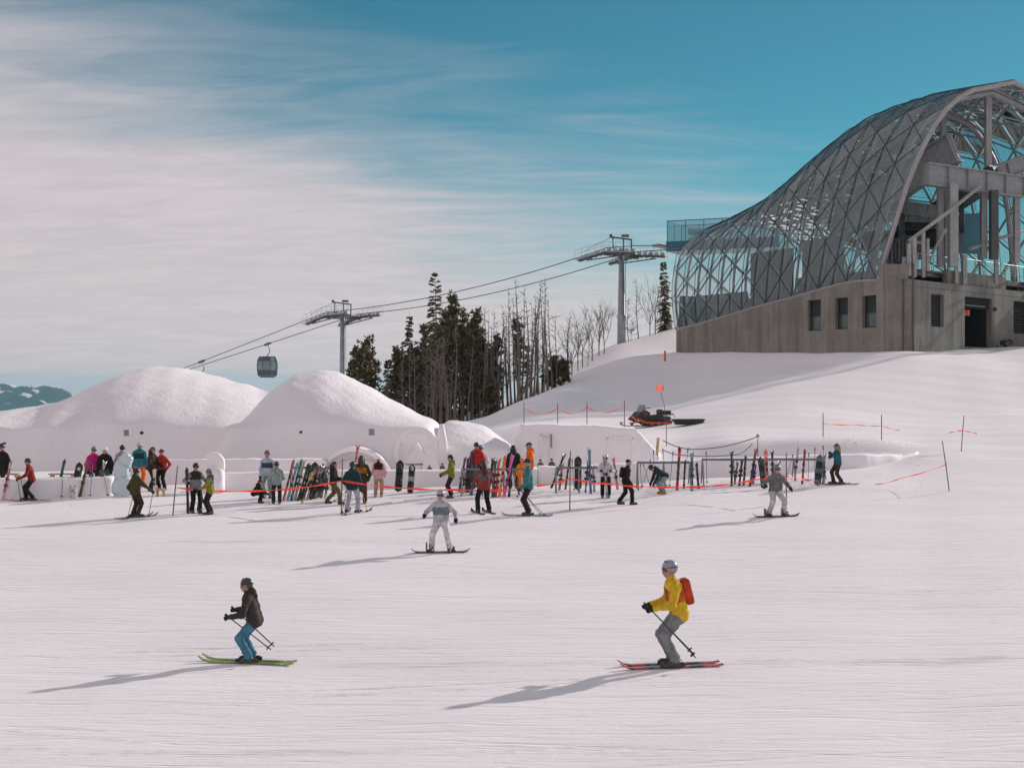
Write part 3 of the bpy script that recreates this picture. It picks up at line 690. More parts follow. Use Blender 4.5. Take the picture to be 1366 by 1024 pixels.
for tr in sorted(tris, key=lambda q: sum(k[1] for k in q)):
    a, b, c = [node[k] for k in tr]; cen = (a + b + c) / 3
    out = -(inward(*tr[0]) + inward(*tr[1]) + inward(*tr[2])).normalized()
    vs_ = [p + (cen - p).normalized() * 0.08 + out * 0.10 for p in (a, b, c)]
    nrm = (vs_[1] - vs_[0]).cross(vs_[2] - vs_[0])
    if nrm.dot(out) < 0: vs_ = [vs_[0], vs_[2], vs_[1]]
    tilt = Vector((RND.gauss(0, 0.012), RND.gauss(0, 0.012), RND.gauss(0, 0.012)))     # panes never sit perfectly in plane
    vs_[0] = vs_[0] + tilt; vs_[1] = vs_[1] - tilt
    npane += 1
    if npane <= 290: mb = MB(); mb.poly(vs_); mb.build('glass_pane', GLASS, gs, org=SO)
    else: rest.poly(vs_)
rest.build('far_glass_panes', GLASS, gs, org=SO)['kind'] = 'stuff'
# lattice lines: outer mullions + inner tubes
lines = []
for i in range(NS + 1): lines.append([(i, j) for j in range(NV + 1)])
for st in range(-NV, NS + 1):
    ln = [(i, i - st) for i in range(NS + 1) if 0 <= i - st <= NV and (2 * i - st) % 2 == 0]
    if st % 2 == 0 and len(ln) > 1: lines.append(ln)
for st in range(0, NS + NV + 1):
    ln = [(i, st - i) for i in range(NS + 1) if 0 <= st - i <= NV]
    if st % 2 == 0 and len(ln) > 1: lines.append(ln)
for k, ln in enumerate(lines):
    rib = ln[0][0] == ln[-1][0]
    mb = MB(); mb.tube([node[q] - inward(*q) * 0.12 for q in ln], 0.036, 5); mb.build('mullion', MULL, gs, org=SO)
    if rib and ln[0][0] == NS: continue
    mb = MB(); mb.tube([node[q] + inward(*q) * 0.32 for q in ln], 0.12 if rib else 0.09, 6); mb.build('inner_strut', STEEL, gs, org=SO, smooth=True)
mb = MB(); mb.tube([node[NS, j] + inward(NS, j) * 0.1 for j in range(NV + 1)], 0.25, 5); mb.build('mouth_arch', STEEL_PALE, gs, org=SO)
mb = MB(); mb.tube([node[i, NV] for i in range(NS + 1)], 0.3, 6); mb.build('far_sill', STEEL, gs, org=SO)
# second arch line inside the mouth (deep frame)
mb = MB(); mb.tube([node[NS - 1, j] + inward(NS - 1, j) * 0.7 for j in range(NV + 1)], 0.26, 6); mb.build('inner_arch', STEEL, gs, org=SO)
mb = MB(); mb.tube([node[NS - 4, j] + inward(NS - 4, j) * 0.7 for j in range(NV + 1)], 0.26, 6); mb.build('inner_arch', STEEL, gs, org=SO)

# far wall, floor and deck
mb = MB()
fs = [shell(i / 10, 1.0) for i in range(11)]
for a, b in zip(fs[:-1], fs[1:]): mb.poly([(a.x, a.y, 4), (b.x, b.y, 4), (b.x, b.y, b.z + 0.05), (a.x, a.y, a.z + 0.05)])
ze = ZY(396, 147); mb.poly([(fs[0].x, fs[0].y, 4), (T2.x, T2.y, 4), (T2.x + pA.x * 0.4, T2.y + pA.y * 0.4, ze), (fs[0].x - pA.x * 0.4, fs[0].y - pA.y * 0.4, ze)])
mb.build('far_wall', CONC, station, org=SO)
def slab(q, z, th, name, mtl):
    mb = MB(); mb.prism([(p.x, p.y) for p in q], (0, 0, z - th), (1, 0, 0), (0, 1, 0), (0, 0, th)); return mb.build(name, mtl, station, org=SO)
ins = pA * 0.7
q0, q1 = T2 + ins + dA * 0.5, pt(T2, dA, uF * 0.62) + ins
slab([q0, q1, q1 + pA * 21, q0 + pA * 17], 10.2, 0.4, 'hall_floor', CONC)
zdk = ZY(357, 117)
q2, q3 = pt(T2, dA, uF * 0.62) + ins, C2 + pA * 0.9 - dA * 0.5
e1 = C2 + dB * (LB - 0.5) - nB * 1.2
slab([q2, pt(T2, dA, LA - 0.8) + ins, C2 - nB * 1.2 + dB * 0.6, e1, e1 - nB * 14, q2 + pA * 22], zdk, 0.5, 'station_deck', CONC)
mb = MB(); mb.poly([(q2.x, q2.y, 10), (q2.x + pA.x * 22, q2.y + pA.y * 22, 10), (q2.x + pA.x * 22, q2.y + pA.y * 22, zdk - 0.01), (q2.x, q2.y, zdk - 0.01)]); mb.build('deck_face', CONC, station, org=SO)
# inner partitions seen through the glass
for s0, s1, off, yt in ((0.02, 0.30, 2.2, 395), (0.29, 0.50, 3.0, 338), (0.47, 0.66, 5.0, 322)):
    a, b = pt(T2, dA, uF * s0) + pA * off, pt(T2, dA, uF * s1) + pA * off; mb = MB(); za, zb_ = ZY(yt, a.y), ZY(yt, b.y)
    mb.beam((a.x, a.y, (10 + za) / 2), (b.x, b.y, (10 + za) / 2), 0.3, za - 10); mb.build('partition_wall', mat('partition_grey', (0.20, 0.215, 0.215), 0.8, 0, 0.15, 1.0), station, org=SO)
# parapet blocks on the front face
for x0, x1, ytop, back in ((1268, 1291, 357, 0.5), (1291, 1346, 357, 0.5), (1378, 1440, 357, 0.5)):
    a, b = u_of(x0, C2, dB), u_of(x1, C2, dB); mb = MB()
    zt = ZY(ytop, 118)
    mb.beam(pB3(a + 0.02, (topB(0) + zt) / 2, back), pB3(b - 0.02, (topB(0) + zt) / 2, back), 0.45, zt - topB(0)); mb.build('parapet', CONC, station, org=SO)
mb = MB(); mb.beam(pB3(0.7, topB(0) + 0.9, 0.6), pB3(u_of(1268, C2, dB), topB(0) + 0.9, 0.6), 0.35, 0.16); mb.build('deck_edge_beam', STEEL_DARK, station, org=SO)
# railing with pickets along the deck
def railing(a, b, z, h, n, par, off=0.35):
    r = MB(); r.tube([pB3(a, z + h, off), pB3(b, z + h, off)], 0.045, 6)
    for k in range(1, 5): r.tube([pB3(a, z + h * k / 5, off), pB3(b, z + h * k / 5, off)], 0.018, 4)
    o = r.build('railing', STEEL_PALE, par, org=SO)
    for k in range(n + 1):
        u = a + (b - a) * k / n; MB().beam(pB3(u, z - 0.1, off), pB3(u, z + h + 0.05, off), 0.07, 0.07, up=Vector((1, 0, 0))).build('post', STEEL_PALE, o, org=SO)
railing(u_of(1219, C2, dB), u_of(1290, C2, dB), zdk - 0.1, 1.25, 7, station)
railing(u_of(1292, C2, dB), u_of(1440, C2, dB), zdk + 0.1, 1.15, 12, station)
for px, y0, y1, w in ((1203, 372, 343, 0.35), (1209, 368, 325, 0.28), (1219, 370, 316, 0.3), (1231, 370, 310, 0.26), (1237, 362, 318, 0.22), (1275, 378, 322, 0.3), (1286, 380, 340, 0.35), (1328, 378, 338, 0.32)):
    if px < 1212: p0 = Vector((*pt(T2, dA, u_of(px, T2, dA)), 0)) + Vector((*(-nA * 0.3), 0))
    else: p0 = pB3(u_of(px, C2, dB), 0, -0.05)
    MB().beam(Vector((p0.x, p0.y, ZY(y0, p0.y))), Vector((p0.x, p0.y, ZY(y1, p0.y))), w, w, up=Vector((1, 0, 0))).build('post', STEEL, station, org=SO)
MB().tube([P(1212, 322, 118.5), P(1265, 283, 117.8), P(1308, 248, 121)], 0.17, 6).build('brace', STEEL_PALE, station, org=SO)
MB().tube([P(1212, 323, 119.5), P(1234, 324, 119.2)], 0.14, 6).build('brace', STEEL_PALE, station, org=SO)
MB().tube([P(1240, 345, 120), P(1262, 305, 118.5)], 0.12, 6).build('brace', STEEL_PALE, station, org=SO)
MB().tube([P(1294, 332, 121), P(1352, 312, 126), P(1420, 290, 132)], 0.16, 6).build('brace', STEEL, station, org=SO)

# machinery and girders in the mouth
def girder(p0, p1, w, h, name='girder', mtl=STEEL):
    mb = MB(); p0, p1 = Vector(p0), Vector(p1); s, u = frame(p1 - p0)
    mb.beam(p0, p1, w * 0.35, h)
    mb.beam(p0 + u * h / 2, p1 + u * h / 2, w, 0.12); mb.beam(p0 - u * h / 2, p1 - u * h / 2, w, 0.12)
    o = mb.build(name, mtl, station, org=SO)
    n = 5
    for k in range(n + 1):
        q = p0 + (p1 - p0) * (k / n * 0.98 + 0.01); MB().beam(q - u * (h / 2 - 0.07), q + u * (h / 2 - 0.07), w * 0.9, 0.06, up=(p1 - p0).normalized()).build('stiffener', mtl, o, org=SO)
    return o
girder(P(1120, 300, 131), P(1274, 196, 121.0), 0.9, 2.6)
girder(P(1234, 232, 118.6), P(1364, 250, 124.5), 0.9, 1.75)
girder(P(1316, 236, 125), P(1440, 192, 131), 0.8, 1.3)
girder(P(1180, 272, 129), P(1254, 283, 124), 0.6, 1.0)
girder(P(1184, 290, 131), P(1254, 291, 127), 0.5, 0.7)
girder(P(1180, 330, 133), P(1330, 232, 124), 1.4, 1.5, 'rope_frame', STEEL_DARK)
girder(P(1160, 322, 134), P(1262, 318, 126), 2.6, 1.6, 'rope_frame', STEEL_DARK)
for px, y0, y1, Y, w in ((1254, 242, 356, 121, 0.55), (1271, 246, 356, 119.2, 0.85), (1263, 242, 350, 124, 0.5), (1312, 252, 345, 122.5, 0.6), (1325.5, 254, 346, 121.5, 0.75), (1318, 128, 232, 124.5, 0.62), (1203, 280, 348, 128, 0.5), (1356, 252, 350, 126, 0.6), (1258, 150, 200, 128, 0.5)):
    MB().beam(P(px, y1, Y), P(px, y0, Y), w, w * 0.8, up=Vector((1, 0, 0))).build('column', STEEL if px not in (1325.5, 1203) else STEEL_DARK, station, org=SO)
mb = MB(); cw = P(1283, 287, 123); mb.lathe([(0.3, -0.15), (1.55, -0.2), (1.55, 0.2), (0.3, 0.15)], 24, Matrix.Translation(cw) @ Matrix.Rotation(math.radians(72), 4, 'Z') @ Matrix.Rotation(math.radians(90), 4, 'X')); mb.build('bullwheel', DARK, station, org=SO)
MB().box(P(1296, 312, 127), (2.2, 2, 3.4)).build('control_cabin', mat('teal_panel', (0.05, 0.2, 0.25), 0.3), station, org=SO)
for k in range(8):
    a = P(1185 + k * 5, 338 - k * 1.0, 130 - k * 0.8); MB().box(a, (0.9, 1.2, 1.6 + 0.4 * (k % 3))).build('machine_housing', STEEL_DARK if k % 2 else mat('machine_grey', (0.16, 0.15, 0.14), 0.5, 0.2), station, org=SO)

# cantilevered glass viewing box behind the tail
BXL, BXR = P(890, 295, 160), P(1040, 289, 154.5)
zb0, zt0 = ZY(322, 160), ZY(295, 160)
ex = Vector((BXR.x - BXL.x, BXR.y - BXL.y, 0)); Lx = ex.length; ex.normalize(); ey = Vector((-ex.y, ex.x, 0)); ez = Vector((0, 0, 1)); B0 = Vector((BXL.x, BXL.y, zb0))
vb = bpy.data.objects.new('viewing_box', None); COL.objects.link(vb); vb.parent = station; vb.empty_display_size = 0.2
npan = 6
for side, o_, d_, len_ in (('f', B0, ex, Lx), ('b', B0 + ey * 5, ex, Lx), ('l', B0, ey, 5)):
    n = npan if side != 'l' else 2
    for k in range(n):
        a = o_ + d_ * (len_ * k / n + 0.03); b = o_ + d_ * (len_ * (k + 1) / n - 0.03); mb = MB(); mb.poly([a, b, b + ez * (zt0 - zb0), a + ez * (zt0 - zb0)]); mb.build('glass_pane', GLASS_BOX, vb, org=SO)
    mb = MB(); [mb.beam(o_ + d_ * (len_ * k / n), o_ + d_ * (len_ * k / n) + ez * (zt0 - zb0), 0.06, 0.06) for k in range(n + 1)]
    mb.beam(o_ + ez * (zt0 - zb0), o_ + d_ * len_ + ez * (zt0 - zb0), 0.08, 0.08); mb.build('mullion', MULL, vb, org=SO)
mb = MB(); mb.prism([(-0.1, -0.1), (Lx, -0.1), (Lx, 5.1), (-0.1, 5.1)], B0 - ez * 1.15, ex, ey, ez * 1.13); mb.build('box_floor', mat('blue_soffit', (0.03, 0.14, 0.19), 0.35), vb, org=SO)
mb = MB(); mb.box(B0 + ex * 3.2 + ez * 1.0 + ey * 0.3, (1.7, 0.1, 0.7), Matrix(((ex.x, ey.x, 0), (ex.y, ey.y, 0), (0, 0, 1)))); mb.build('reflection_panel', mat('teal_reflection', (0.10, 0.35, 0.42), 0.3), vb, org=SO)  # added teal panel stands in for steelwork reflected in the glass
MB().beam(P(874, 327, 160), P(894, 331, 161), 1.2, 0.25).build('rope_fairing', STEEL, station, org=SO)
# ------------------------------------------------------------------ trees
def bark(c): return mat('bark', c, 0.9, 0, 0.3, 5.0)
BARK = bark((0.15, 0.115, 0.092)); BARK_GREY = bark((0.19, 0.158, 0.13)); 
def needle_mat(c):
    m = bpy.data.materials.new('needles'); m.use_nodes = True; t = m.node_tree; b = t.nodes['Principled BSDF']; b.inputs['Roughness'].default_value = 0.7; b.inputs['Specular IOR Level'].default_value = 0.2
    g = N(t, 'ShaderNodeNewGeometry'); hs = N(t, 'ShaderNodeHueSaturation'); hs.inputs['Color'].default_value = (*c, 1)
    L(t, maprange(t, g.outputs['Random Per Island'], 0, 1, 0.6, 1.5, False), hs.inputs['Value']); L(t, maprange(t, g.outputs['Random Per Island'], 0, 1, 0.475, 0.515, False), hs.inputs['Hue']); L(t, hs.outputs[0], b.inputs['Base Color'])
    tl = N(t, 'ShaderNodeBsdfTranslucent'); L(t, hs.outputs[0], tl.inputs[0]); mx = N(t, 'ShaderNodeMixShader'); mx.inputs[0].default_value = 0.4; L(t, b.outputs[0], mx.inputs[1]); L(t, tl.outputs[0], mx.inputs[2]); L(t, mx.outputs[0], t.nodes['Material Output'].inputs[0])
    return m
NEEDLE = needle_mat((0.15, 0.126, 0.075)); NEEDLE_B = needle_mat((0.15, 0.122, 0.06))
def tri_spray(mb, p, d, ln, wd, rr):
    s, u = frame(d); a = rr.uniform(0, 6.28); w = s * math.cos(a) + u * math.sin(a)
    q = p + d * ln; b = len(mb.v); mb.v += [p + w * wd * 0.35, p - w * wd * 0.35, q - w * wd * 0.5 + d * ln * 0.1, q + w * wd * 0.5]; mb.face((b, b + 1, b + 2, b + 3))
def fir(h, rad, seed, bare_top=0.0, start=0.1, dens=1.0):
    rr = random.Random(seed); tk = MB(); cr = MB()
    lean = Vector((rr.uniform(-0.02, 0.02), rr.uniform(-0.02, 0.02), 0))
    tp = [Vector((0, 0, z)) + lean * z * z / h for z in [h * k / 8 for k in range(9)]]
    tk.tube([Vector((0, 0, -0.8))] + tp, [0.0125 * h * 1.1] + [0.0125 * h * (1 - 0.95 * k / 8) for k in range(9)], 7)
    z = h * start
    while z < h * (1 - bare_top * 0.3):
        q = (z / h - start) / (1 - start)
        R = rad * (1 - q) ** 0.75 * rr.uniform(0.75, 1.15) + 0.12
        if bare_top and z > h * (1 - bare_top): R *= 0.25
        nb = max(3, int(rr.uniform(5, 8) * dens * (0.6 + 0.4 * (1 - q))))
        for k in range(nb):
            if rr.random() < 0.1: continue
            a = rr.uniform(0, 6.28); r = R * rr.uniform(0.6, 1.1); base = Vector((0, 0, z)) + lean * z * z / h
            dr = -0.15 - 0.35 * (1 - q) + rr.uniform(-0.12, 0.12) if q < 0.85 else 0.4
            d = Vector((math.cos(a), math.sin(a), dr)).normalized()
            tk.tube([base, base + d * r * 0.9], [0.02, 0.006], 3, cap=False)
            ns = max(3, int(r * 7))
            for m in range(ns):
                f = (m + 0.7) / ns; p = base + d * r * f + Vector((0, 0, 0.08 * math.sin(f * 3)))
                for sd in (-1, 1):
                    e = (d + Vector((-d.y, d.x, 0)) * sd * rr.uniform(0.4, 1.1) + Vector((0, 0, rr.uniform(-0.45, 0.1)))).normalized()
                    tri_spray(cr, p, e, rr.uniform(0.18, 0.36) * (1.15 - 0.5 * f), rr.uniform(0.10, 0.2), rr)
        z += rr.uniform(0.16, 0.30) * (h / 15) ** 0.5
    return tk, cr
def pine(h, rad, seed, clear=0.35, n=60):
    rr = random.Random(seed); tk = MB(); cr = MB()
    bend = Vector((rr.uniform(-0.05, 0.05), rr.uniform(-0.05, 0.05), 0))
    tk.tube([Vector((0, 0, -0.8))] + [Vector((0, 0, h * k / 8)) + bend * h * (k / 8) ** 2 for k in range(9)], [0.014 * h] + [0.013 * h * (1 - 0.9 * k / 8) for k in range(9)], 7)
    for _ in range(n):
        f = clear + (1 - clear) * rr.random() ** 0.8; z = h * f; base = Vector((0, 0, z)) + bend * h * f * f
        a = rr.uniform(0, 6.28); q = (f - clear) / (1 - clear); r = rad * (1 - q * 0.72) * rr.uniform(0.35, 1.05)
        d = Vector((math.cos(a), math.sin(a), rr.uniform(0.0, 0.7) + q * 0.5)).normalized(); e = base + d * r
        tk.tube([base, base + d * r * 0.5 - Vector((0, 0, 0.05)), e], [0.03, 0.02, 0.008], 3, cap=False)
        for k in range(rr.randint(2, 4)):
            c = base + d * r * rr.uniform(0.5, 1.05) + Vector([rr.gauss(0, 0.16) for _ in range(3)])
            for m in range(12):
                dd = Vector([rr.gauss(0, 1) for _ in range(3)]).normalized() + Vector((0, 0, 0.35)) + d * 0.4; tri_spray(cr, c, dd.normalized(), rr.uniform(0.16, 0.34), rr.uniform(0.06, 0.13), rr)
    return tk, cr
def snag(h, seed, n=26, spread=1.3):
    rr = random.Random(seed); tk = MB(); br = MB(); ph = rr.uniform(0, 6.28)
    bend = Vector((math.cos(ph), math.sin(ph), 0)) * rr.uniform(0.0, 0.09); path = lambda f: Vector((0.10 * math.sin(5 * f + ph), 0.10 * math.cos(4 * f + ph), h * f)) + bend * h * f * f
    r0_ = rr.uniform(0.009, 0.0155) * h
    tk.tube([Vector((0, 0, -0.9))] + [path(k / 12) for k in range(13)], [r0_ * 1.15] + [r0_ * (1 - 0.93 * (k / 12)) for k in range(13)], 7)
    for _ in range(n):
        f = rr.uniform(0.22, 0.97); base = path(f); a = rr.uniform(0, 6.28); ln = spread * rr.uniform(0.35, 1.0) * (1.25 - f * 0.9)
        up = rr.uniform(0.0, 1.1)
        d = Vector((math.cos(a), math.sin(a), up)).normalized(); p1 = base + d * ln * 0.55; p2 = p1 + (d + Vector((rr.gauss(0, 0.2), rr.gauss(0, 0.2), 0.45))).normalized() * ln * 0.55
        br.tube([base, p1, p2], [0.028, 0.018, 0.007], 3, cap=False)
        for k in range(rr.randint(1, 4)):
            b0 = base + (p1 - base) * rr.uniform(0.4, 1.0) if rr.random() < 0.5 else p1 + (p2 - p1) * rr.random(); e = (d + Vector([rr.gauss(0, 0.7) for _ in range(3)]) + Vector((0, 0, 0.4))).normalized()
            br.tube([b0, b0 + e * ln * rr.uniform(0.2, 0.4)], [0.011, 0.005], 3, cap=False)
    return tk, br
def forked(h, seed, n=5):
    rr = random.Random(seed); tk = MB(); br = MB(); tk.tube([Vector((0, 0, -0.8)), Vector((0, 0, h * 0.25)), Vector((0.1, 0, h * 0.42))], [0.011 * h, 0.010 * h, 0.008 * h], 7)
    for k in range(n):
        a = 6.28 * k / n + rr.uniform(-0.4, 0.4); b0 = Vector((0.05, 0, h * rr.uniform(0.15, 0.42))); d = Vector((math.cos(a), math.sin(a), 2.2 + rr.uniform(-0.5, 0.9))).normalized(); pts = [b0]
        ln = h - b0.z - rr.uniform(0, 0.12 * h)
        for m in range(6): pts.append(pts[-1] + (d + Vector((rr.gauss(0, 0.09), rr.gauss(0, 0.09), 0.09 * m))).normalized() * ln / 6)
        tk.tube(pts, [0.0065 * h * (1 - 0.85 * i / 6) for i in range(7)], 4, cap=False)
        for m in range(12):
            i = rr.randint(1, 5); p = pts[i] + (pts[i + 1] - pts[i]) * rr.random(); e = (d + Vector([rr.gauss(0, 0.55) for _ in range(3)])).normalized(); q = p + e * rr.uniform(0.4, 1.1)
            br.tube([p, q, q + (e + Vector((0, 0, 0.5))).normalized() * 0.4], [0.02, 0.012, 0.005], 3, cap=False)
    return tk, br
def plant(name, label, group, px, Y, ytop, maker, trunk_mat, crown_mat, crown_name, rot=None, kind='tree'):
    g = G(px, Y); h = ZY(ytop, Y) - g.z
    tk, cr = maker(h); t = thing(name, label, kind, g, group, RND.uniform(0, 6.28) if rot is None else rot)
    tk.build('trunk', trunk_mat, t, smooth=True); cr.build(crown_name, crown_mat, t)['kind'] = 'stuff'
    return t
FIRS = [('tallest slender fir with a pointed crown above the grove', 583, 116, 366, 2.3, 0.06, 0.0), ('fir with a bare dead spike above its crown', 545, 119, 413, 1.9, 0.05, 0.24),
        ('dark narrow fir just beside the corner of the glass shell', 887, 163, 351, 1.35, 0.02, 0.0), ('short fir half hidden among bare trunks at the slope edge', 656, 124, 462, 1.1, 0.1, 0.0),
        ('slim fir between the tall fir and the dead-topped fir', 563, 126, 452, 1.7, 0.05, 0.0), ('small fir low behind the snow mound', 519, 124, 478, 1.4, 0.05, 0.1),
        ('fir with a thinning crown at the right edge of the dense grove', 634, 128, 430, 1.6, 0.12, 0.0)]
for i, (lab, px, Y, yt, rad, st, bt) in enumerate(FIRS):
    plant('fir_tree', lab, 'evergreens of the grove', px, Y, yt, lambda h: fir(h, rad * 0.85, 20 + i, bt, st, 0.95), BARK, NEEDLE, 'crown')
PINES = [('tall dense pine standing right of the tallest fir', 601, 119, 395, 1.9, 0.18, 120), ('broad round-topped pine in the middle of the grove', 618, 122, 422, 2.1, 0.22, 120), ('pine with a tufted flat top at the grove edge', 630, 117, 418, 1.7, 0.3, 95),
         ('bushy olive pine beside the nearer lift tower pole', 488, 118, 457, 2.2, 0.05, 150), ('rounded olive pine beside the tower pole foot', 474, 121, 470, 1.6, 0.05, 110), ('slim ragged pine between the bushy pine and the dead-topped fir', 528, 117, 468, 1.2, 0.1, 80),
         ('dark pine behind the tallest fir', 592, 127, 420, 1.8, 0.1, 110), ('small dark pine among the bare trunks', 664, 121, 450, 1.0, 0.15, 60), ('pine with needles clinging to one side near the slope edge', 694, 124, 425, 0.9, 0.15, 60),
         ('low bushy pine at the foot of the leaning trunks', 737, 122, 478, 1.6, 0.02, 80), ('low dark shrub pine on the slope edge', 752, 126, 482, 1.3, 0.02, 60), ('short pine at the bottom of the gully', 655, 113, 505, 0.8, 0.02, 50), ('dark pine filling the back of the grove', 572, 131, 440, 1.9, 0.05, 110), ('dark pine between grove and bare trunks', 645, 127, 455, 1.2, 0.1, 70), ('tiny pine poking over the crest', 704, 152, 460, 0.7, 0.05, 30)]
for _i, (_px, _yt) in enumerate(((557, 462), (566, 470), (578, 432), (588, 428), (596, 436), (606, 430), (613, 440), (623, 436), (628, 450), (638, 446), (551, 468), (648, 470), (539, 478), (531, 484))):
    PINES.append(('dark back-row pine in the dense evergreens of the grove', _px, 124 + (_i * 5) % 13, _yt, 1.7, 0.03, 95))
for i, (lab, px, Y, yt, rad, cl, n) in enumerate(PINES):
    plant('pine_tree', lab, 'pines of the grove', px, Y, yt, lambda h: pine(h, rad * (1.0 if i in (3, 4) else 0.72), 60 + i, cl, int(n * 0.72)), BARK, NEEDLE_B if i in (3, 4, 9) else NEEDLE, 'crown')
def bare_label(px, yt):
    if px < 545: return 'short leafless trunk among the small pines beside the bushy olive pine'
    if px < 612: return 'leafless grey trunk among the dense evergreens around the tallest fir'
    if px < 656: return 'leafless trunk at the edge of the dense evergreens, before the bare clump'
    if px < 679: return 'thin leafless trunk between the evergreens and the tall bare clump'
    if px < 712: return 'tall twiggy leafless tree of the bare clump just below the haul ropes'
    if px < 737: return 'tallest straight leafless trunk of the bare clump beside the low bushy pine'
    return 'leafless trunk at the end of the bare clump nearest the lift tower'
SN = [(568, 108, 455), (574, 109, 440), (579, 107, 448), (585, 108, 452), (590, 109, 436), (596, 107, 462), (603, 108, 470), (556, 110, 470), (640, 118, 407), (646, 115, 412), (652, 116, 418), (660, 118, 410), (667, 119, 425), (672, 120, 404), (681, 118, 384), (686, 121, 392), (691, 119, 372), (697, 122, 378), (703, 118, 396), (709, 121, 400), (718, 119, 373), (723, 122, 380), (729, 118, 366), (735, 121, 398), (741, 119, 420), (608, 112, 430), (535, 116, 470), (513, 115, 480), (626, 114, 445), (713, 126, 410), (758, 128, 415), (677, 124, 415), (548, 112, 460), (538, 111, 492)]
for _k in range(22):
    _px = RND.choice((RND.uniform(636, 745), RND.uniform(555, 640), RND.uniform(640, 740))); SN.append((round(_px), round(RND.uniform(109, 132)), round(interp([(555, 455), (600, 440), (640, 415), (690, 385), (730, 380), (745, 425)], _px) + RND.uniform(0, 55))))
for i, (px, Y, yt) in enumerate(SN):
    plant('bare_tree', bare_label(px, yt), 'leafless trees of the grove', px, Y, yt, lambda h: snag(h, 200 + i, RND.randint(18, 40), RND.uniform(0.9, 1.6)), BARK_GREY if i % 3 else BARK, BARK_GREY, 'branches')
SN2 = [(763, 136, 425), (771, 139, 432), (777, 142, 420), (790, 146, 405), (799, 149, 402), (806, 148, 408), (851, 158, 371), (867, 160, 384), (874, 161, 372), (838, 156, 397), (843, 155, 425), (784, 141, 440), (880, 162, 400)]
for i, (px, Y, yt) in enumerate(SN2):
    f = (lambda h: forked(h, 300 + i, RND.randint(3, 6))) if i in (0, 1, 2, 3, 4, 5, 7, 8) else (lambda h: snag(h, 300 + i, 28, 1.4))
    plant('bare_tree', 'bushy leafless tree with forked limbs on the crest below the lift tower' if px < 812 else ('thin leafless tree right against the lift tower pole on the crest' if px < 848 else 'leafless tree between the lift tower on the crest and the dark narrow fir'), 'leafless trees on the crest', px, Y, yt, f, BARK_GREY, BARK_GREY, 'branches')
# fallen leaning trunk
g = G(676, 112); t = thing('leaning_trunk', 'leaning dead trunk crossing the bare trees', 'tree', g)
MB().tube([Vector((0, 0, -0.5)), P(735, 470, 118) - g], [0.11, 0.05], 6).build('trunk', BARK_GREY, t)

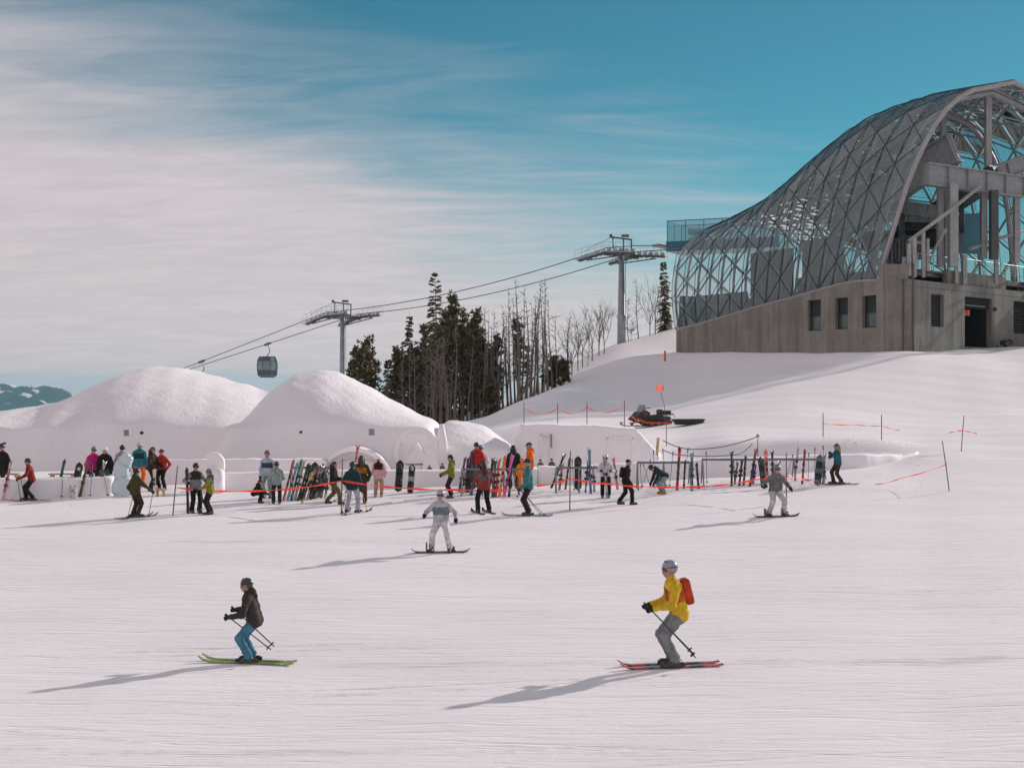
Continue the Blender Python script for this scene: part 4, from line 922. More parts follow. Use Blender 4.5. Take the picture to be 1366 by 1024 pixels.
# ------------------------------------------------------------------ gondola lift
GALV = mat('galvanised_steel', (0.36, 0.38, 0.40), 0.4, 0.5, 0.12, 2.0); LIFT_DARK = mat('lift_dark_steel', (0.10, 0.10, 0.10), 0.5, 0.4, 0.15, 3.0)
TW1 = Vector((PX(457, 182), 182)); TW2 = Vector((PX(829, 155), 155))
ld = (TW2 - TW1).normalized(); lp = Vector((-ld.y, ld.x)); lp = lp if lp.y > 0 else -lp
LD = Vector((ld.x, ld.y, 0)); LP = Vector((lp.x, lp.y, 0)); ZZ = Vector((0, 0, 1))
z1h, z2h = ZY(424, 182), ZY(341, 155)
def tower(label, T, zh, slope, slopeL, k=1.0):
    zg = gz(T.x, T.y) - 0.6; base = Vector((T.x, T.y, zg)); t = thing('lift_tower', label, 'lift tower', base, 'gondola lift towers'); o = Vector((0, 0, 0)); H = zh - zg
    p = MB(); nseg = 14
    p.tube([ZZ * (H * q) for q in (0, 0.33, 0.335, 0.36, 0.365, 1.0)], [0.66 * k, 0.62 * k, 0.72 * k, 0.72 * k, 0.56 * k, 0.38 * k], 16); p.build('pole', GALV, t, smooth=True)
    for q in (0.5, 0.62, 0.75, 0.88):
        r = 0.40 * k + 0.22 * k * (1 - q); MB().tube([ZZ * (H * q), ZZ * (H * q + 0.1)], r, 14).build('flange', GALV, t)
    lad = MB(); lo = LP * -0.2 + LD * 0.75 * k
    for s in (-0.2, 0.2): lad.tube([lo + LP * s + ZZ * H * 0.3, lo + LP * s + ZZ * H], 0.025, 4)
    for q in range(int(H * 0.7 / 0.35)): z = H * 0.3 + q * 0.35; lad.tube([lo - LP * 0.2 + ZZ * z, lo + LP * 0.2 + ZZ * z], 0.015, 4)
    lad.build('ladder', LIFT_DARK, t)
    arm = MB(); arm.beam(ZZ * (H + 0.05) - LP * 3.1, ZZ * (H + 0.05) + LP * 3.1, 0.42, 0.46); arm.beam(ZZ * (H + 0.35) - LP * 1.3, ZZ * (H + 0.35) + LP * 1.3, 0.3, 0.34); arm.build('crossarm', LIFT_DARK, t)
    mast = MB(); top = ZZ * (H + 2.0)
    mast.tube([ZZ * H - LD * 0.2 - LP * 1.2, top - LP * 0.9 + LD * 0.1 - ZZ * 0.1 - LD * 0.6], 0.09, 5); mast.tube([ZZ * H + LD * 0.9 + LP * 0.6, top + LD * 0.9 - ZZ * 0.3 + LP * 0.6], 0.08, 5); mast.tube([ZZ * H + LD * 0.5 - LP * 0.3, top + LD * 0.4 - LP * 0.2 - ZZ * 0.2], 0.08, 5)
    mast.beam(top - LP * 1.0 - LD * 0.7, top + LD * 1.0 + LP * 0.6 - ZZ * 0.3, 0.14, 0.16); mast.build('lifting_frame', LIFT_DARK, t)
    st = MB(); st.tube([top - LP * 1.0 - LD * 0.5, ZZ * (H + 0.5) - LP * 3.0 - LD * 3.2 * 0.9 - ZZ * 0.5 * slopeL], 0.02, 4); st.tube([top + LD * 0.9, ZZ * (H + 0.6) - LP * 2.5 + LD * 3.4], 0.02, 4); st.build('stay_wire', LIFT_DARK, t)
    MB().box(top - LP * 1.0 - LD * 0.7 + ZZ * 0.1, (0.3, 0.3, 0.35)).build('pulley_block', LIFT_DARK, t); MB().box(top + LD * 0.5 + ZZ * 0.12, (0.8, 0.5, 0.25)).build('winch', LIFT_DARK, t)
    for sd in (-1, 1):
        c = ZZ * (H + 0.3) + LP * (sd * 2.9); Ls = 3.6
        tr = MB(); pl = lambda x: c + LD * x + ZZ * (slope * max(x, 0) + slopeL * min(x, 0) - 0.03 * x * x * 0.5)
        for x0, x1 in ((-Ls, -Ls * 0.45), (-Ls * 0.5, 0.1), (-0.1, Ls * 0.5), (Ls * 0.45, Ls)): [tr.beam(pl(x0) - ZZ * 0.16 + LP * o_, pl(x1) - ZZ * 0.16 + LP * o_, 0.07, 0.24) for o_ in (-0.18, 0.18)]
        tr.beam(pl(-Ls * 0.7) - ZZ * 0.42, pl(Ls * 0.7) - ZZ * 0.42, 0.14, 0.12); [tr.tube([pl(x_) - ZZ * 0.14, pl(x_ * 0.6) - ZZ * 0.42], 0.035, 4) for x_ in (-3.0, -2.0, -1.0, 1.0, 2.0, 3.0)]
        tro = tr.build('sheave_train', LIFT_DARK, t)
        for w in range(10):
            x = -Ls + 0.2 + (2 * Ls - 0.4) * w / 9; M_ = Matrix.Translation(pl(x) + ZZ * 0.05) @ Matrix(((LD.x, LP.x, 0), (LD.y, LP.y, 0), (0, 0, 1))).to_4x4() @ Matrix.Rotation(math.radians(90), 4, 'X')
            MB().lathe([(0.05, -0.07), (0.27, -0.07), (0.21, 0), (0.27, 0.07), (0.05, 0.07)], 12, M_).build('sheave', GALV if w % 2 else mat('sheave_grey', (0.55, 0.55, 0.53), 0.4, 0.3), tro)
        cw = MB(); off = LP * (sd * 0.55); [cw.tube([pl(-Ls) + off * (1 + e_) - ZZ * 0.1, pl(0) + off * (1 + e_) - ZZ * 0.1, pl(Ls) + off * (1 + e_) - ZZ * 0.1], 0.025, 4) for e_ in (-0.45, 0.0, 0.45)]; [cw.tube([pl(x_) + off * 0.55 - ZZ * 0.1, pl(x_) + off * 1.45 - ZZ * 0.1], 0.02, 4) for x_ in np.linspace(-Ls, Ls, 16)]
        cwo = cw.build('catwalk', GALV, t)
        rl = MB()
        for x in np.linspace(-Ls, Ls, 9): rl.tube([pl(x) + off * 1.4, pl(x) + off * 1.4 + ZZ * 0.9], 0.018, 4)
        for hz in (0.45, 0.9): rl.tube([pl(-Ls) + off * 1.4 + ZZ * hz, pl(0) + off * 1.4 + ZZ * hz, pl(Ls) + off * 1.4 + ZZ * hz], 0.018, 4)
        rl.build('handrail', GALV, cwo)
    return t
tower('galvanised lift tower rising behind the arched snow mound', TW1, z1h, 0.10, 0.22, 0.8)
tower('galvanised lift tower standing on the crest beside the station', TW2, z2h, -0.02, 0.14, 0.72)
def rope_pts(sd):
    a = Vector((TW1.x, TW1.y, z1h + 0.62)) + LP * sd * 2.9; b = Vector((TW2.x, TW2.y, z2h + 0.62)) + LP * sd * 2.9; pts = []
    zl = 26.0; dz = (8.7 - a.z) if sd > 0 else (7.6 - a.z)
    for x in np.linspace(190, 3.6, 22): pts.append(a - LD * x + ZZ * (dz / zl * x * (1 - 0.0006 * x)))
    pts.append(a)
    n = 24
    for k in range(1, n): q = k / n; p = a.lerp(b, q); pts.append(p - ZZ * (1.1 * 4 * q * (1 - q)))
    pts.append(b)
    pts.append(b + LD * 4 + ZZ * 0.0); pts.append(Vector((PX(905, 150), 150, ZY(329, 150))) + LP * sd * 1.5)
    return pts, a, b
for sd, lab in ((-1, 'upper steel haul rope running between the lift towers'), (1, 'lower steel haul rope carrying the gondola cabin')):
    pts, a, b = rope_pts(sd); o = pts[22].copy(); mb = MB(); mb.tube(pts, 0.055, 5); r = mb.build('haul_rope', mat('steel_rope', (0.13, 0.12, 0.13), 0.5, 0.4), None, org=o, loc=o); tag(r, lab, 'cable')
def rope_at(sd, px):
    pts, _, _ = rope_pts(sd)
    for p, q in zip(pts[:-1], pts[1:]):
        a, b = p.x / p.y * FPX + CX, q.x / q.y * FPX + CX
        if a <= px <= b: f = (px - a) / (b - a); return p.lerp(q, f)
    return pts[10]
def cabin(label, sd, px, group):
    rp = rope_at(sd, px); t = thing('gondola_cabin', label, 'gondola', rp - ZZ * 5.0, group)
    M = Matrix(((LD.x, LP.x, 0), (LD.y, LP.y, 0), (0, 0, 1))); rz = math.atan2(LD.y, LD.x); t.rotation_euler = (0, 0, rz)
    z0 = 0.55; h = 2.75; w = 1.28
    prof = [(0.78, 0.0), (0.95, 0.06), (1.02, 0.30), (1.05, 0.52), (1.0, 0.78), (0.86, 0.95), (0.74, 1.0)]
    def ring(q, s):
        r = s * w; c = 0.42 * r; z = z0 + h * q
        return [Vector(p) for p in ((r, c - r * 0.0, z), (c, r, z), (-c, r, z), (-r, c, z), (-r, -c, z), (-c, -r, z), (c, -r, z), (r, -c, z))]
    names = ['lower_shell', 'lower_shell', 'window_band', 'window_band', 'upper_shell', 'upper_shell']
    shellm = MB(); rings = [ring(q, s) for s, q in prof]
    roofm = MB()
    for k in (0, 1, 4, 5):
        for j in range(8): (shellm if k < 2 else roofm).poly([rings[k][j], rings[k][(j + 1) % 8], rings[k + 1][(j + 1) % 8], rings[k + 1][j]])
    shellm.poly(rings[0][::-1]); roofm.poly(rings[-1])
    body = shellm.build('cabin_body', mat('gondola_grey', (0.065, 0.10, 0.115), 0.35, 0.2), t); roofm.build('cabin_roof', mat('gondola_grey', (0.065, 0.10, 0.115), 0.35, 0.2), t)
    for j in range(8):
        for k in (2, 3):
            q = [rings[k][j], rings[k][(j + 1) % 8], rings[k + 1][(j + 1) % 8], rings[k + 1][j]]; c = sum(q, Vector()) / 4
            MB_ = MB(); MB_.poly([c + (p - c) * 0.93 for p in q]); MB_.build('window_pane', mat('gondola_glass', (0.16, 0.22, 0.24), 0.12, 0.0, 0, 1, 0, 0.8), body)
    fr = MB()
    for j in range(8): fr.tube([rings[k][j] * 1.0 for k in range(len(prof))], 0.05, 5)
    for k in (2, 4): fr.tube(rings[k] + [rings[k][0]], 0.045, 5)
    fr.build('cabin_frame', LIFT_DARK, body)
    MB().box((0, 0, z0 - 0.06), (1.4, 1.4, 0.14)).build('floor_pan', mat('gondola_teal', (0.03, 0.12, 0.13), 0.4), t)
    hg = MB(); hg.tube([Vector((0, 0, z0 + h)), Vector((0, 0.05, z0 + h + 0.25)), Vector((0, 0.42, z0 + h + 0.5)), Vector((0, 0.42, 4.3)), Vector((0, 0.1, 4.85)), Vector((0, 0, 5.0))], 0.08, 6); hg.build('hanger_arm', GALV, t, smooth=True)
    MB().box((0, 0.05, 5.0), (1.15, 0.3, 0.26), Matrix.Rotation(-0.24, 3, 'Y')).build('rope_grip', LIFT_DARK, t)
cabin('grey gondola cabin with tinted windows hanging on the rope above the mounds', 1, 357, None)
cabin('gondola cabin almost hidden by the broad snow mound, its grip on the upper rope', -1, 269, None)

# ------------------------------------------------------------------ snowmobiles and sled
def snowmobile(label, px, Y, rot, col, k=1.0):
    g = G(px, Y); t = thing('snowmobile', label, 'snowmobile', g, None, rot); t.scale = (k, k, k)
    blk = mat('snowmobile_black', (0.022, 0.020, 0.018), 0.4, 0, 0.1, 8); red = plastic(col)
    hood = MB(); prof = [(1.35, 0.38), (1.42, 0.5), (1.0, 0.85), (0.62, 0.98), (0.35, 0.85), (0.3, 0.35)]
    for sy, ins in ((-0.36, 1),):
        hood.prism(prof, (0, 0.36, 0), (1, 0, 0), (0, 0, 1), (0, -0.72, 0))
    hood.build('hood', blk, t)
    for sy in (-1, 1):
        MB().prism([(1.42, 0.42), (0.7, 0.2), (-0.1, 0.16), (-1.2, 0.16), (-1.2, 0.24), (-0.1, 0.26), (0.7, 0.32), (1.36, 0.54)], (0, sy * 0.38 + (0.03 if sy > 0 else 0), 0), (1, 0, 0), (0, 0, 1), (0, -0.03, 0)).build('side_stripe', red, t)
        MB().prism([(1.0, 0.86), (0.62, 0.97), (0.5, 0.7), (0.85, 0.62)], (0, sy * 0.375, 0), (1, 0, 0), (0, 0, 1), (0, 0.02 * sy, 0)).build('cowl_panel', mat('dark_red', (0.16, 0.02, 0.02), 0.4), t)
        ski = MB(); pts = [(1.95, 0.26), (1.8, 0.1), (1.5, 0.05), (0.55, 0.05)]
        for a, b in zip(pts[:-1], pts[1:]): ski.beam((a[0], sy * 0.48, a[1]), (b[0], sy * 0.48, b[1]), 0.15, 0.035)
        ski.tube([(1.95, sy * 0.48, 0.26), (1.55, sy * 0.48, 0.24), (1.3, sy * 0.48, 0.08)], 0.018, 5); ski.build('ski', blk, t)
        MB().tube([(1.05, sy * 0.48, 0.08), (0.95, sy * 0.3, 0.5)], 0.04, 6).build('suspension_leg', blk, t)
    MB().prism([(0.35, 0.32), (0.35, 0.72), (-0.1, 0.68), (-0.75, 0.75), (-0.85, 0.62), (-1.35, 0.58), (-1.45, 0.45), (-1.3, 0.36)], (0, 0.2, 0), (1, 0, 0), (0, 0, 1), (0, -0.4, 0)).build('seat', blk, t)
    MB().prism([(-0.62, 0.72), (-0.6, 0.98), (-0.72, 1.02), (-0.82, 0.92), (-0.84, 0.7)], (0, 0.2, 0), (1, 0, 0), (0, 0, 1), (0, -0.4, 0)).build('backrest', blk, t)
    tr = MB(); poly = [(0.5, 0.03), (-1.25, 0.03), (-1.5, 0.14), (-1.5, 0.3), (-1.3, 0.38), (0.45, 0.4), (0.72, 0.28), (0.72, 0.18)]; tr.prism(poly, (0, 0.2, 0), (1, 0, 0), (0, 0, 1), (0, -0.4, 0)); tr.build('track', blk, t)
    for q in range(3): MB().lathe([(0.0, -0.22), (0.11, -0.22), (0.11, 0.22), (0, 0.22)], 12, Matrix.Translation((0.1 - 0.55 * q, 0, 0.18)) @ Matrix.Rotation(math.pi / 2, 4, 'X')).build('bogie_wheel', mat('bogie', (0.3, 0.29, 0.27), 0.5), t)
    ws = MB(); ws.prism([(0.95, 0.88), (0.72, 1.28), (0.62, 1.3), (0.6, 0.98)], (0, 0.24, 0), (1, 0, 0), (0, 0, 1), (0, -0.48, 0)); ws.build('windshield', mat('smoke_screen', (0.22, 0.24, 0.25), 0.15), t)
    hb_ = MB(); hb_.tube([(0.6, 0, 0.9), (0.42, 0, 1.08)], 0.03, 6); hb_.tube([(0.3, -0.4, 1.12), (0.44, -0.15, 1.1), (0.44, 0.15, 1.1), (0.3, 0.4, 1.12)], 0.022, 6); hb_.build('handlebar', blk, t)
    rk = MB(); rk.beam((-0.95, 0, 0.7), (-1.65, 0, 0.74), 0.42, 0.03)
    for sy in (-0.2, 0.2): rk.tube([(-0.95, sy, 0.6), (-1.65, sy, 0.72), (-1.7, sy, 0.5)], 0.02, 5)
    rk.build('rear_rack', blk, t); MB().box((-1.2, 0, 0.84), (0.5, 0.36, 0.2)).build('gear_bag', cloth((0.035, 0.033, 0.028)), t)
    return t, g
rotS = math.radians(180 + 34)
snowmobile('black snowmobile with an orange-red side stripe towing a cargo sled', 868, 84, rotS, (0.75, 0.07, 0.02), 0.98)
g = G(919, 82.6); t = thing('cargo_sled', 'black plastic cargo sled hitched behind the snowmobile on the slope', 'sled', g, None, math.radians(180 + 10)); blk = mat('sled_black', (0.024, 0.024, 0.02), 0.45, 0, 0.15)
mb = MB(); L0 = [(-0.85, -0.42), (0.75, -0.42), (0.98, -0.25), (0.98, 0.25), (0.75, 0.42), (-0.85, 0.42)]; sc = 0.8; b0 = len(mb.v)
for s_, z in ((0.82, 0.02), (1.0, 0.34), (1.05, 0.35), (1.05, 0.31), (0.94, 0.31), (0.78, 0.06)):
    for x, y in L0: mb.v.append(Vector((x * s_, y * s_, z)))
for r in range(5):
    for j in range(6): mb.face((r * 6 + j, r * 6 + (j + 1) % 6, r * 6 + 6 + (j + 1) % 6, r * 6 + 6 + j))
mb.face([5, 4, 3, 2, 1, 0]); mb.face([30 + j for j in range(6)]); mb.build('tub', blk, t)
MB().tube([(0.95, 0.2, 0.2), (1.35, 0.05, 0.32), (1.62, 0, 0.42)], 0.03, 5).build('hitch_bar', blk, t)
MB().box((-0.1, 0, 0.3), (1.0, 0.5, 0.1)).build('tarp_bundle', cloth((0.05, 0.05, 0.045)), t)
pd = C2 + dB * (winB[1][1] + 0.2) + nB * 1.3
pxs = pd.x / pd.y * FPX + CX
snowmobile('small red and black snowmobile parked beside the dark garage door', pxs, pd.y, math.radians(230), (0.45, 0.05, 0.03), 0.72)

# ------------------------------------------------------------------ marker poles, tapes, ropes
BAMBOO = mat('marker_pole_wood', (0.10, 0.075, 0.06), 0.6); TAPE = bpy.data.materials.new('orange_tape'); TAPE.use_nodes = True; _t = TAPE.node_tree; _b = _t.nodes['Principled BSDF']; _b.inputs['Base Color'].default_value = (0.95, 0.17, 0.09, 1); _b.inputs['Roughness'].default_value = 0.5
_l = N(_t, 'ShaderNodeBsdfTranslucent'); _l.inputs[0].default_value = (1.0, 0.22, 0.12, 1); _m = N(_t, 'ShaderNodeMixShader'); _m.inputs[0].default_value = 0.5; L(_t, _b.outputs[0], _m.inputs[1]); L(_t, _l.outputs[0], _m.inputs[2]); L(_t, _m.outputs[0], _t.nodes['Material Output'].inputs[0])
def pole(label, px, ybase, ytop, tilt_px=0, Y=None, grp=None, r=0.02):
    Y = Y or Yhit(px, ybase); g = G(px, Y); top = P(px + tilt_px, ytop, Y)
    o = MB().tube([Vector((0, 0, -0.15)), (top - g) * 0.5, top - g], [r, r, r * 0.85], 6).build('marker_pole', BAMBOO, None, loc=g)
    tag(o, label, 'marker pole', grp); return o, g, top
def tape(label, pts, w=0.09, sag=0.1, twist=1.25, mtl=None, cat='barrier tape', name='barrier_tape'):
    pp = []
    for a, b in zip(pts[:-1], pts[1:]):
        a, b = Vector(a), Vector(b)
        for k in range(12): q = k / 12; pp.append(a.lerp(b, q) - ZZ * sag * 4 * q * (1 - q))
    pp.append(Vector(pts[-1])); mb = MB(); o = pp[0].copy()
    for k, p in enumerate(pp):
        a = twist * math.sin(k * 0.43 + o.x * 3); d = Vector((0, math.sin(a), math.cos(a))) * w / 2
        for s in (1, -1):
            for th in (0.004, -0.004): mb.v.append(p - o + d * s + Vector((0, th, 0)))
    for k in range(len(pp) - 1):
        b = 4 * k
        for x, y in ((0, 1), (1, 3), (3, 2), (2, 0)): mb.face((b + x, b + y, b + 4 + y, b + 4 + x))
    ob = mb.build(name, mtl or TAPE, None, loc=o); return tag(ob, label, cat)
_, gA, tA = pole('dark thin marker pole by the two talking skiers', 230, 688, 621, 7)
_, gB, tB = pole('thin marker pole holding the tape peak beside the brown jacket', 455, 686, 612, 2)
_, gC, tC = pole('thin marker pole holding the tape before the rack with the looped black board', 760, 681, 601, 1)
_, gD, tD = pole('thin marker pole beside the pale grey snowboarder', 1049, 672, 604, 0)
_, gE, tE = pole('tall leaning marker pole standing alone on the right piste', 1267, 655, 588, -10)
tape('orange barrier tape strung from the talking skiers past the ski pile', [P(235, 650, gA.y), P(300, 655, 48.5), P(385, 652, 47.5), tB * 0 + P(456, 641, gB.y)], 0.075, 0.03)
tape('orange barrier tape running from the tape peak past the two snowboards', [P(456, 641, gB.y), P(525, 650, 47.5), P(600, 653, 48), P(690, 653, 48.5)], 0.075, 0.02)
tape('orange barrier tape in front of the ski rack with the looped black board', [P(716, 648, 48), P(761, 638, gC.y), P(810, 645, 48.3), P(870, 649, 49), P(950, 648, 50)], 0.075, 0.03)
tape('orange barrier tape in front of the longest ski rack', [P(950, 648, 50), P(1010, 639, 49.5), P(1049, 634.5, gD.y), P(1090, 641, 50.5)], 0.07, 0.03)
tape('orange barrier tape sagging to the lone leaning pole', [P(1165, 646, 52.5), P(1203, 637, 54), P(1263, 619, gE.y)], 0.04, 0.05)
hp = []
for px, yb, yt, ordn in ((699, 567, 537, 'fourth'), (744, 565, 537, 'third'), (783, 564, 536, 'second'), (833, 568, 534, 'first')):
    Y = 78; g = G(px, Y); o = MB().tube([Vector((0, 0, -0.2)), Vector((0, 0, ZY(yt, Y) - g.z))], 0.022, 6).build('marker_pole', BAMBOO, None, loc=g); tag(o, f'thin marker pole above the snow block wall, {ordn} from the snowmobile', 'marker pole', 'poles on the shaded slope'); hp.append(P(px, yt + 7, Y))
for k, (a, b) in enumerate(zip(hp[:-1], hp[1:])):
    o = tape(f'orange tape sagging between the {["third and fourth", "second and third", "first and second"][k]} slope poles from the snowmobile', [a, b], 0.06, 0.34); o['group'] = 'tapes on the shaded slope'
tape('orange tape slanting from the last slope pole down to the snowmobile', [hp[-1], P(851, 562, 82)], 0.06, 0.1)
for px, yb, yt, Y, wh in ((1098, 585, 551, 68, 'behind the phone user'), (1176, 585, 553, 68, 'where the bank fades out')):
    g = G(px, Y); o = MB().tube([Vector((0, 0, -0.2)), Vector((0, 0, ZY(yt, Y) - g.z))], 0.022, 6).build('marker_pole', BAMBOO, None, loc=g); tag(o, 'thin marker pole on the crest of the curved snow bank ' + wh, 'marker pole', 'poles on the snow bank')
tape('faint orange tape on the curved snow bank', [P(1098, 565, 68), P(1145, 567, 68), P(1176, 568, 68), P(1200, 574, 67)], 0.045, 0.02)
_, gF, tF = pole('thin marker pole with a short tape at the bend of the right piste', 1282, 602, 554, 4)
tape('short orange tape tied to the pole at the bend', [P(1266, 577, gF.y), P(1284, 574, gF.y), P(1303, 578, gF.y)], 0.05, 0.0)
# orange flag on a whip pole
g = G(889, 68); t = thing('flag_pole', 'thin bent whip pole with a small orange flag above the snowmobile', 'flag', g)
tp = P(880, 517, 68) - g
MB().tube([Vector((0, 0, -0.2)), P(889, 570, 68) - g, P(886, 540, 68) - g, tp], [0.02, 0.018, 0.014, 0.01], 5).build('pole', BAMBOO, t)
mb = MB()
for k in range(7):
    q = k / 6; x = tp + Vector((-0.16 + 0.36 * q, 0.03 * math.sin(q * 7), 0.05))
    mb.v += [x + ZZ * 0.07, x - ZZ * 0.2]
for k in range(6): mb.face((2 * k, 2 * k + 1, 2 * k + 3, 2 * k + 2))
mb.build('flag', TAPE, t)
# orange marker stake and plank on the far slope
g = G(887, 128); o = MB().tube([Vector((0, 0, -0.2)), Vector((0, 0, 0.95))], [0.12, 0.09], 8).build('marker_stake', mat('orange_stake', (0.75, 0.16, 0.06), 0.5), None, loc=g); tag(o, 'orange marker stake on the snow beside the station corner', 'marker stake')
# dark rope sagging between posts behind the racks
ROPE = mat('dark_rope', (0.07, 0.07, 0.075), 0.8)
_, gH, tH = pole('short post with a pale knob holding the dark rope on the snow bank', 1011, 606, 581, 0, 63)
MB().ball((0, 0, 0), 0.08, nu=10, nv=8).build('knob', mat('tan_knob', (0.4, 0.3, 0.14), 0.6), None, loc=(0, 0, 0)).parent = _
_.children[0].location = tH - gH
def rope(label, pts, r=0.018, sag=0.1):
    pp = []
    for a, b in zip(pts[:-1], pts[1:]):
        for k in range(10): q = k / 10; pp.append(Vector(a).lerp(Vector(b), q) - ZZ * sag * 4 * q * (1 - q))
    pp.append(Vector(pts[-1])); o = pp[0].copy(); ob = MB().tube([p - o for p in pp], r, 5).build('boundary_rope', ROPE, None, loc=o); tag(ob, label, 'rope')
rope('dark rope sagging up to the knobbed post on the snow bank', [P(884, 587, 61), P(930, 599, 61.5), P(1011, 582, 63)], 0.02, 0.12)
rope('lower dark rope sagging behind the ski racks', [P(885, 600, 60.8), P(912, 607, 60.9), P(985, 606, 61), P(1003, 592, 62)], 0.018, 0.06)
g = P(877, 595, 60.5); gg = G(877, 60.5); t = thing('marker_paddle', 'tan wooden paddle marker upright on a thin post behind the ski racks', 'marker', gg)
MB().tube([Vector((0, 0, -0.1)), g - gg], 0.015, 5).build('post', BAMBOO, t)
MB().prism([(-0.08, -0.38), (0.03, -0.38), (0.06, 0.1), (0.10, 0.36), (-0.02, 0.36), (-0.06, 0.0)], g - gg + Vector((0, -0.03, 0)), (1, 0, 0), (0, 0, 1), (0, 0.03, 0)).build('paddle', WOOD, t)
# ------------------------------------------------------------------ people: one continuous surface each (signed distance field -> surface net)
SKIN, JACK, PANT, BOOT, GLOV, ACC = range(6)
def surface_net(f, org, vx):
    nx, ny, nz = f.shape; s = f < 0
    acc = np.zeros((nx - 1, ny - 1, nz - 1, 3)); cnt = np.zeros((nx - 1, ny - 1, nz - 1))
    corners = [(0,0,0),(1,0,0),(0,1,0),(1,1,0),(0,0,1),(1,0,1),(0,1,1),(1,1,1)]
    sl = lambda A, c: A[c[0]:nx - 1 + c[0], c[1]:ny - 1 + c[1], c[2]:nz - 1 + c[2]]
    for a in range(8):
        for b in range(a + 1, 8):
            ca, cb = corners[a], corners[b]
            if sum(abs(x - y) for x, y in zip(ca, cb)) != 1: continue
            fa, fb = sl(f, ca), sl(f, cb); x = (fa < 0) != (fb < 0)
            t = np.where(x, fa / np.where(fa == fb, 1, fa - fb), 0)
            for k in range(3): acc[..., k] += np.where(x, ca[k] + t * (cb[k] - ca[k]), 0)
            cnt += x
    act = cnt > 0; ids = -np.ones(act.shape, int); ids[act] = np.arange(act.sum()); I = np.argwhere(act)
    V = org + (I + acc[act] / cnt[act][:, None]) * vx
    F = []
    for ax in range(3):
        o1, o2 = [(1, 2), (2, 0), (0, 1)][ax]
        lo = [slice(1, -1)] * 3; lo[ax] = slice(0, -1); hi = list(lo); hi[ax] = slice(1, None)
        a, b = s[tuple(lo)], s[tuple(hi)]; x = a != b; ii = np.argwhere(x); st = np.array([1, 1, 1]); st[ax] = 0; ii = ii + st
        sign = a[x]
        def cell(d1, d2): q = ii.copy(); q[:, o1] -= d1; q[:, o2] -= d2; return ids[q[:, 0], q[:, 1], q[:, 2]]
        Q = np.stack([cell(1, 1), cell(0, 1), cell(0, 0), cell(1, 0)], 1)
        Q[~sign] = Q[~sign][:, ::-1]; F.append(Q)
    return V, np.concatenate(F)
def body_surface(caps, vx, wr=0.006, seed=0):
    A = np.array([list(c[0]) for c in caps]); B = np.array([list(c[1]) for c in caps]); ra = np.array([c[2] for c in caps]); rb = np.array([c[3] for c in caps])
    rm = max(ra.max(), rb.max()) + 0.05
    lo = np.minimum(A, B).min(0) - rm; hi = np.maximum(A, B).max(0) + rm; n = np.ceil((hi - lo) / vx).astype(int) + 1
    gx = [lo[k] + np.arange(n[k]) * vx for k in range(3)]; X, Y, Z = np.meshgrid(*gx, indexing='ij')
    Pn = np.stack([X, Y, Z], -1); f = None; k = 0.035
    def cd(Pq, i):
        ba = B[i] - A[i]; pa = Pq - A[i]; L2 = max((ba * ba).sum(), 1e-9); h = np.clip((pa @ ba) / L2, 0, 1)
        return np.sqrt(((pa - h[..., None] * ba) ** 2).sum(-1)) - (ra[i] + (rb[i] - ra[i]) * h)
    for i in range(len(caps)):
        d = cd(Pn, i)
        if f is None: f = d
        else: hh = np.clip(0.5 + 0.5 * (f - d) / k, 0, 1); f = d * hh + f * (1 - hh) - k * hh * (1 - hh)
    f = f + wr * (np.sin(X * 21 + seed + 2 * np.sin(Z * 13)) * np.sin(Z * 37 + 3 * np.sin(Y * 15 + X * 11)) + 0.6 * np.sin(Z * 71 + 4 * np.sin(X * 23 + Y * 17)))
    V, F = surface_net(f, lo, vx)
    C = V[F].mean(1); reg = None; best = None
    for i in range(len(caps)):
        d = cd(C, i) + caps[i][5]
        if best is None: best = d.copy(); reg = np.full(len(C), caps[i][4])
        else: m = d < best; best[m] = d[m]; reg[m] = caps[i][4]
    return V, F, reg
def ik(a, b, l1, l2, pole_):
    a, b = Vector(a), Vector(b); d = b - a; D = min(d.length, (l1 + l2) * 0.995); dn = d.normalized(); b = a + dn * D
    x = (l1 * l1 - l2 * l2 + D * D) / (2 * D); h = math.sqrt(max(l1 * l1 - x * x, 0)); p = Vector(pole_); p = (p - dn * p.dot(dn)).normalized()
    return a + dn * x + p * h, b
SKINC = (0.42, 0.25, 0.18)
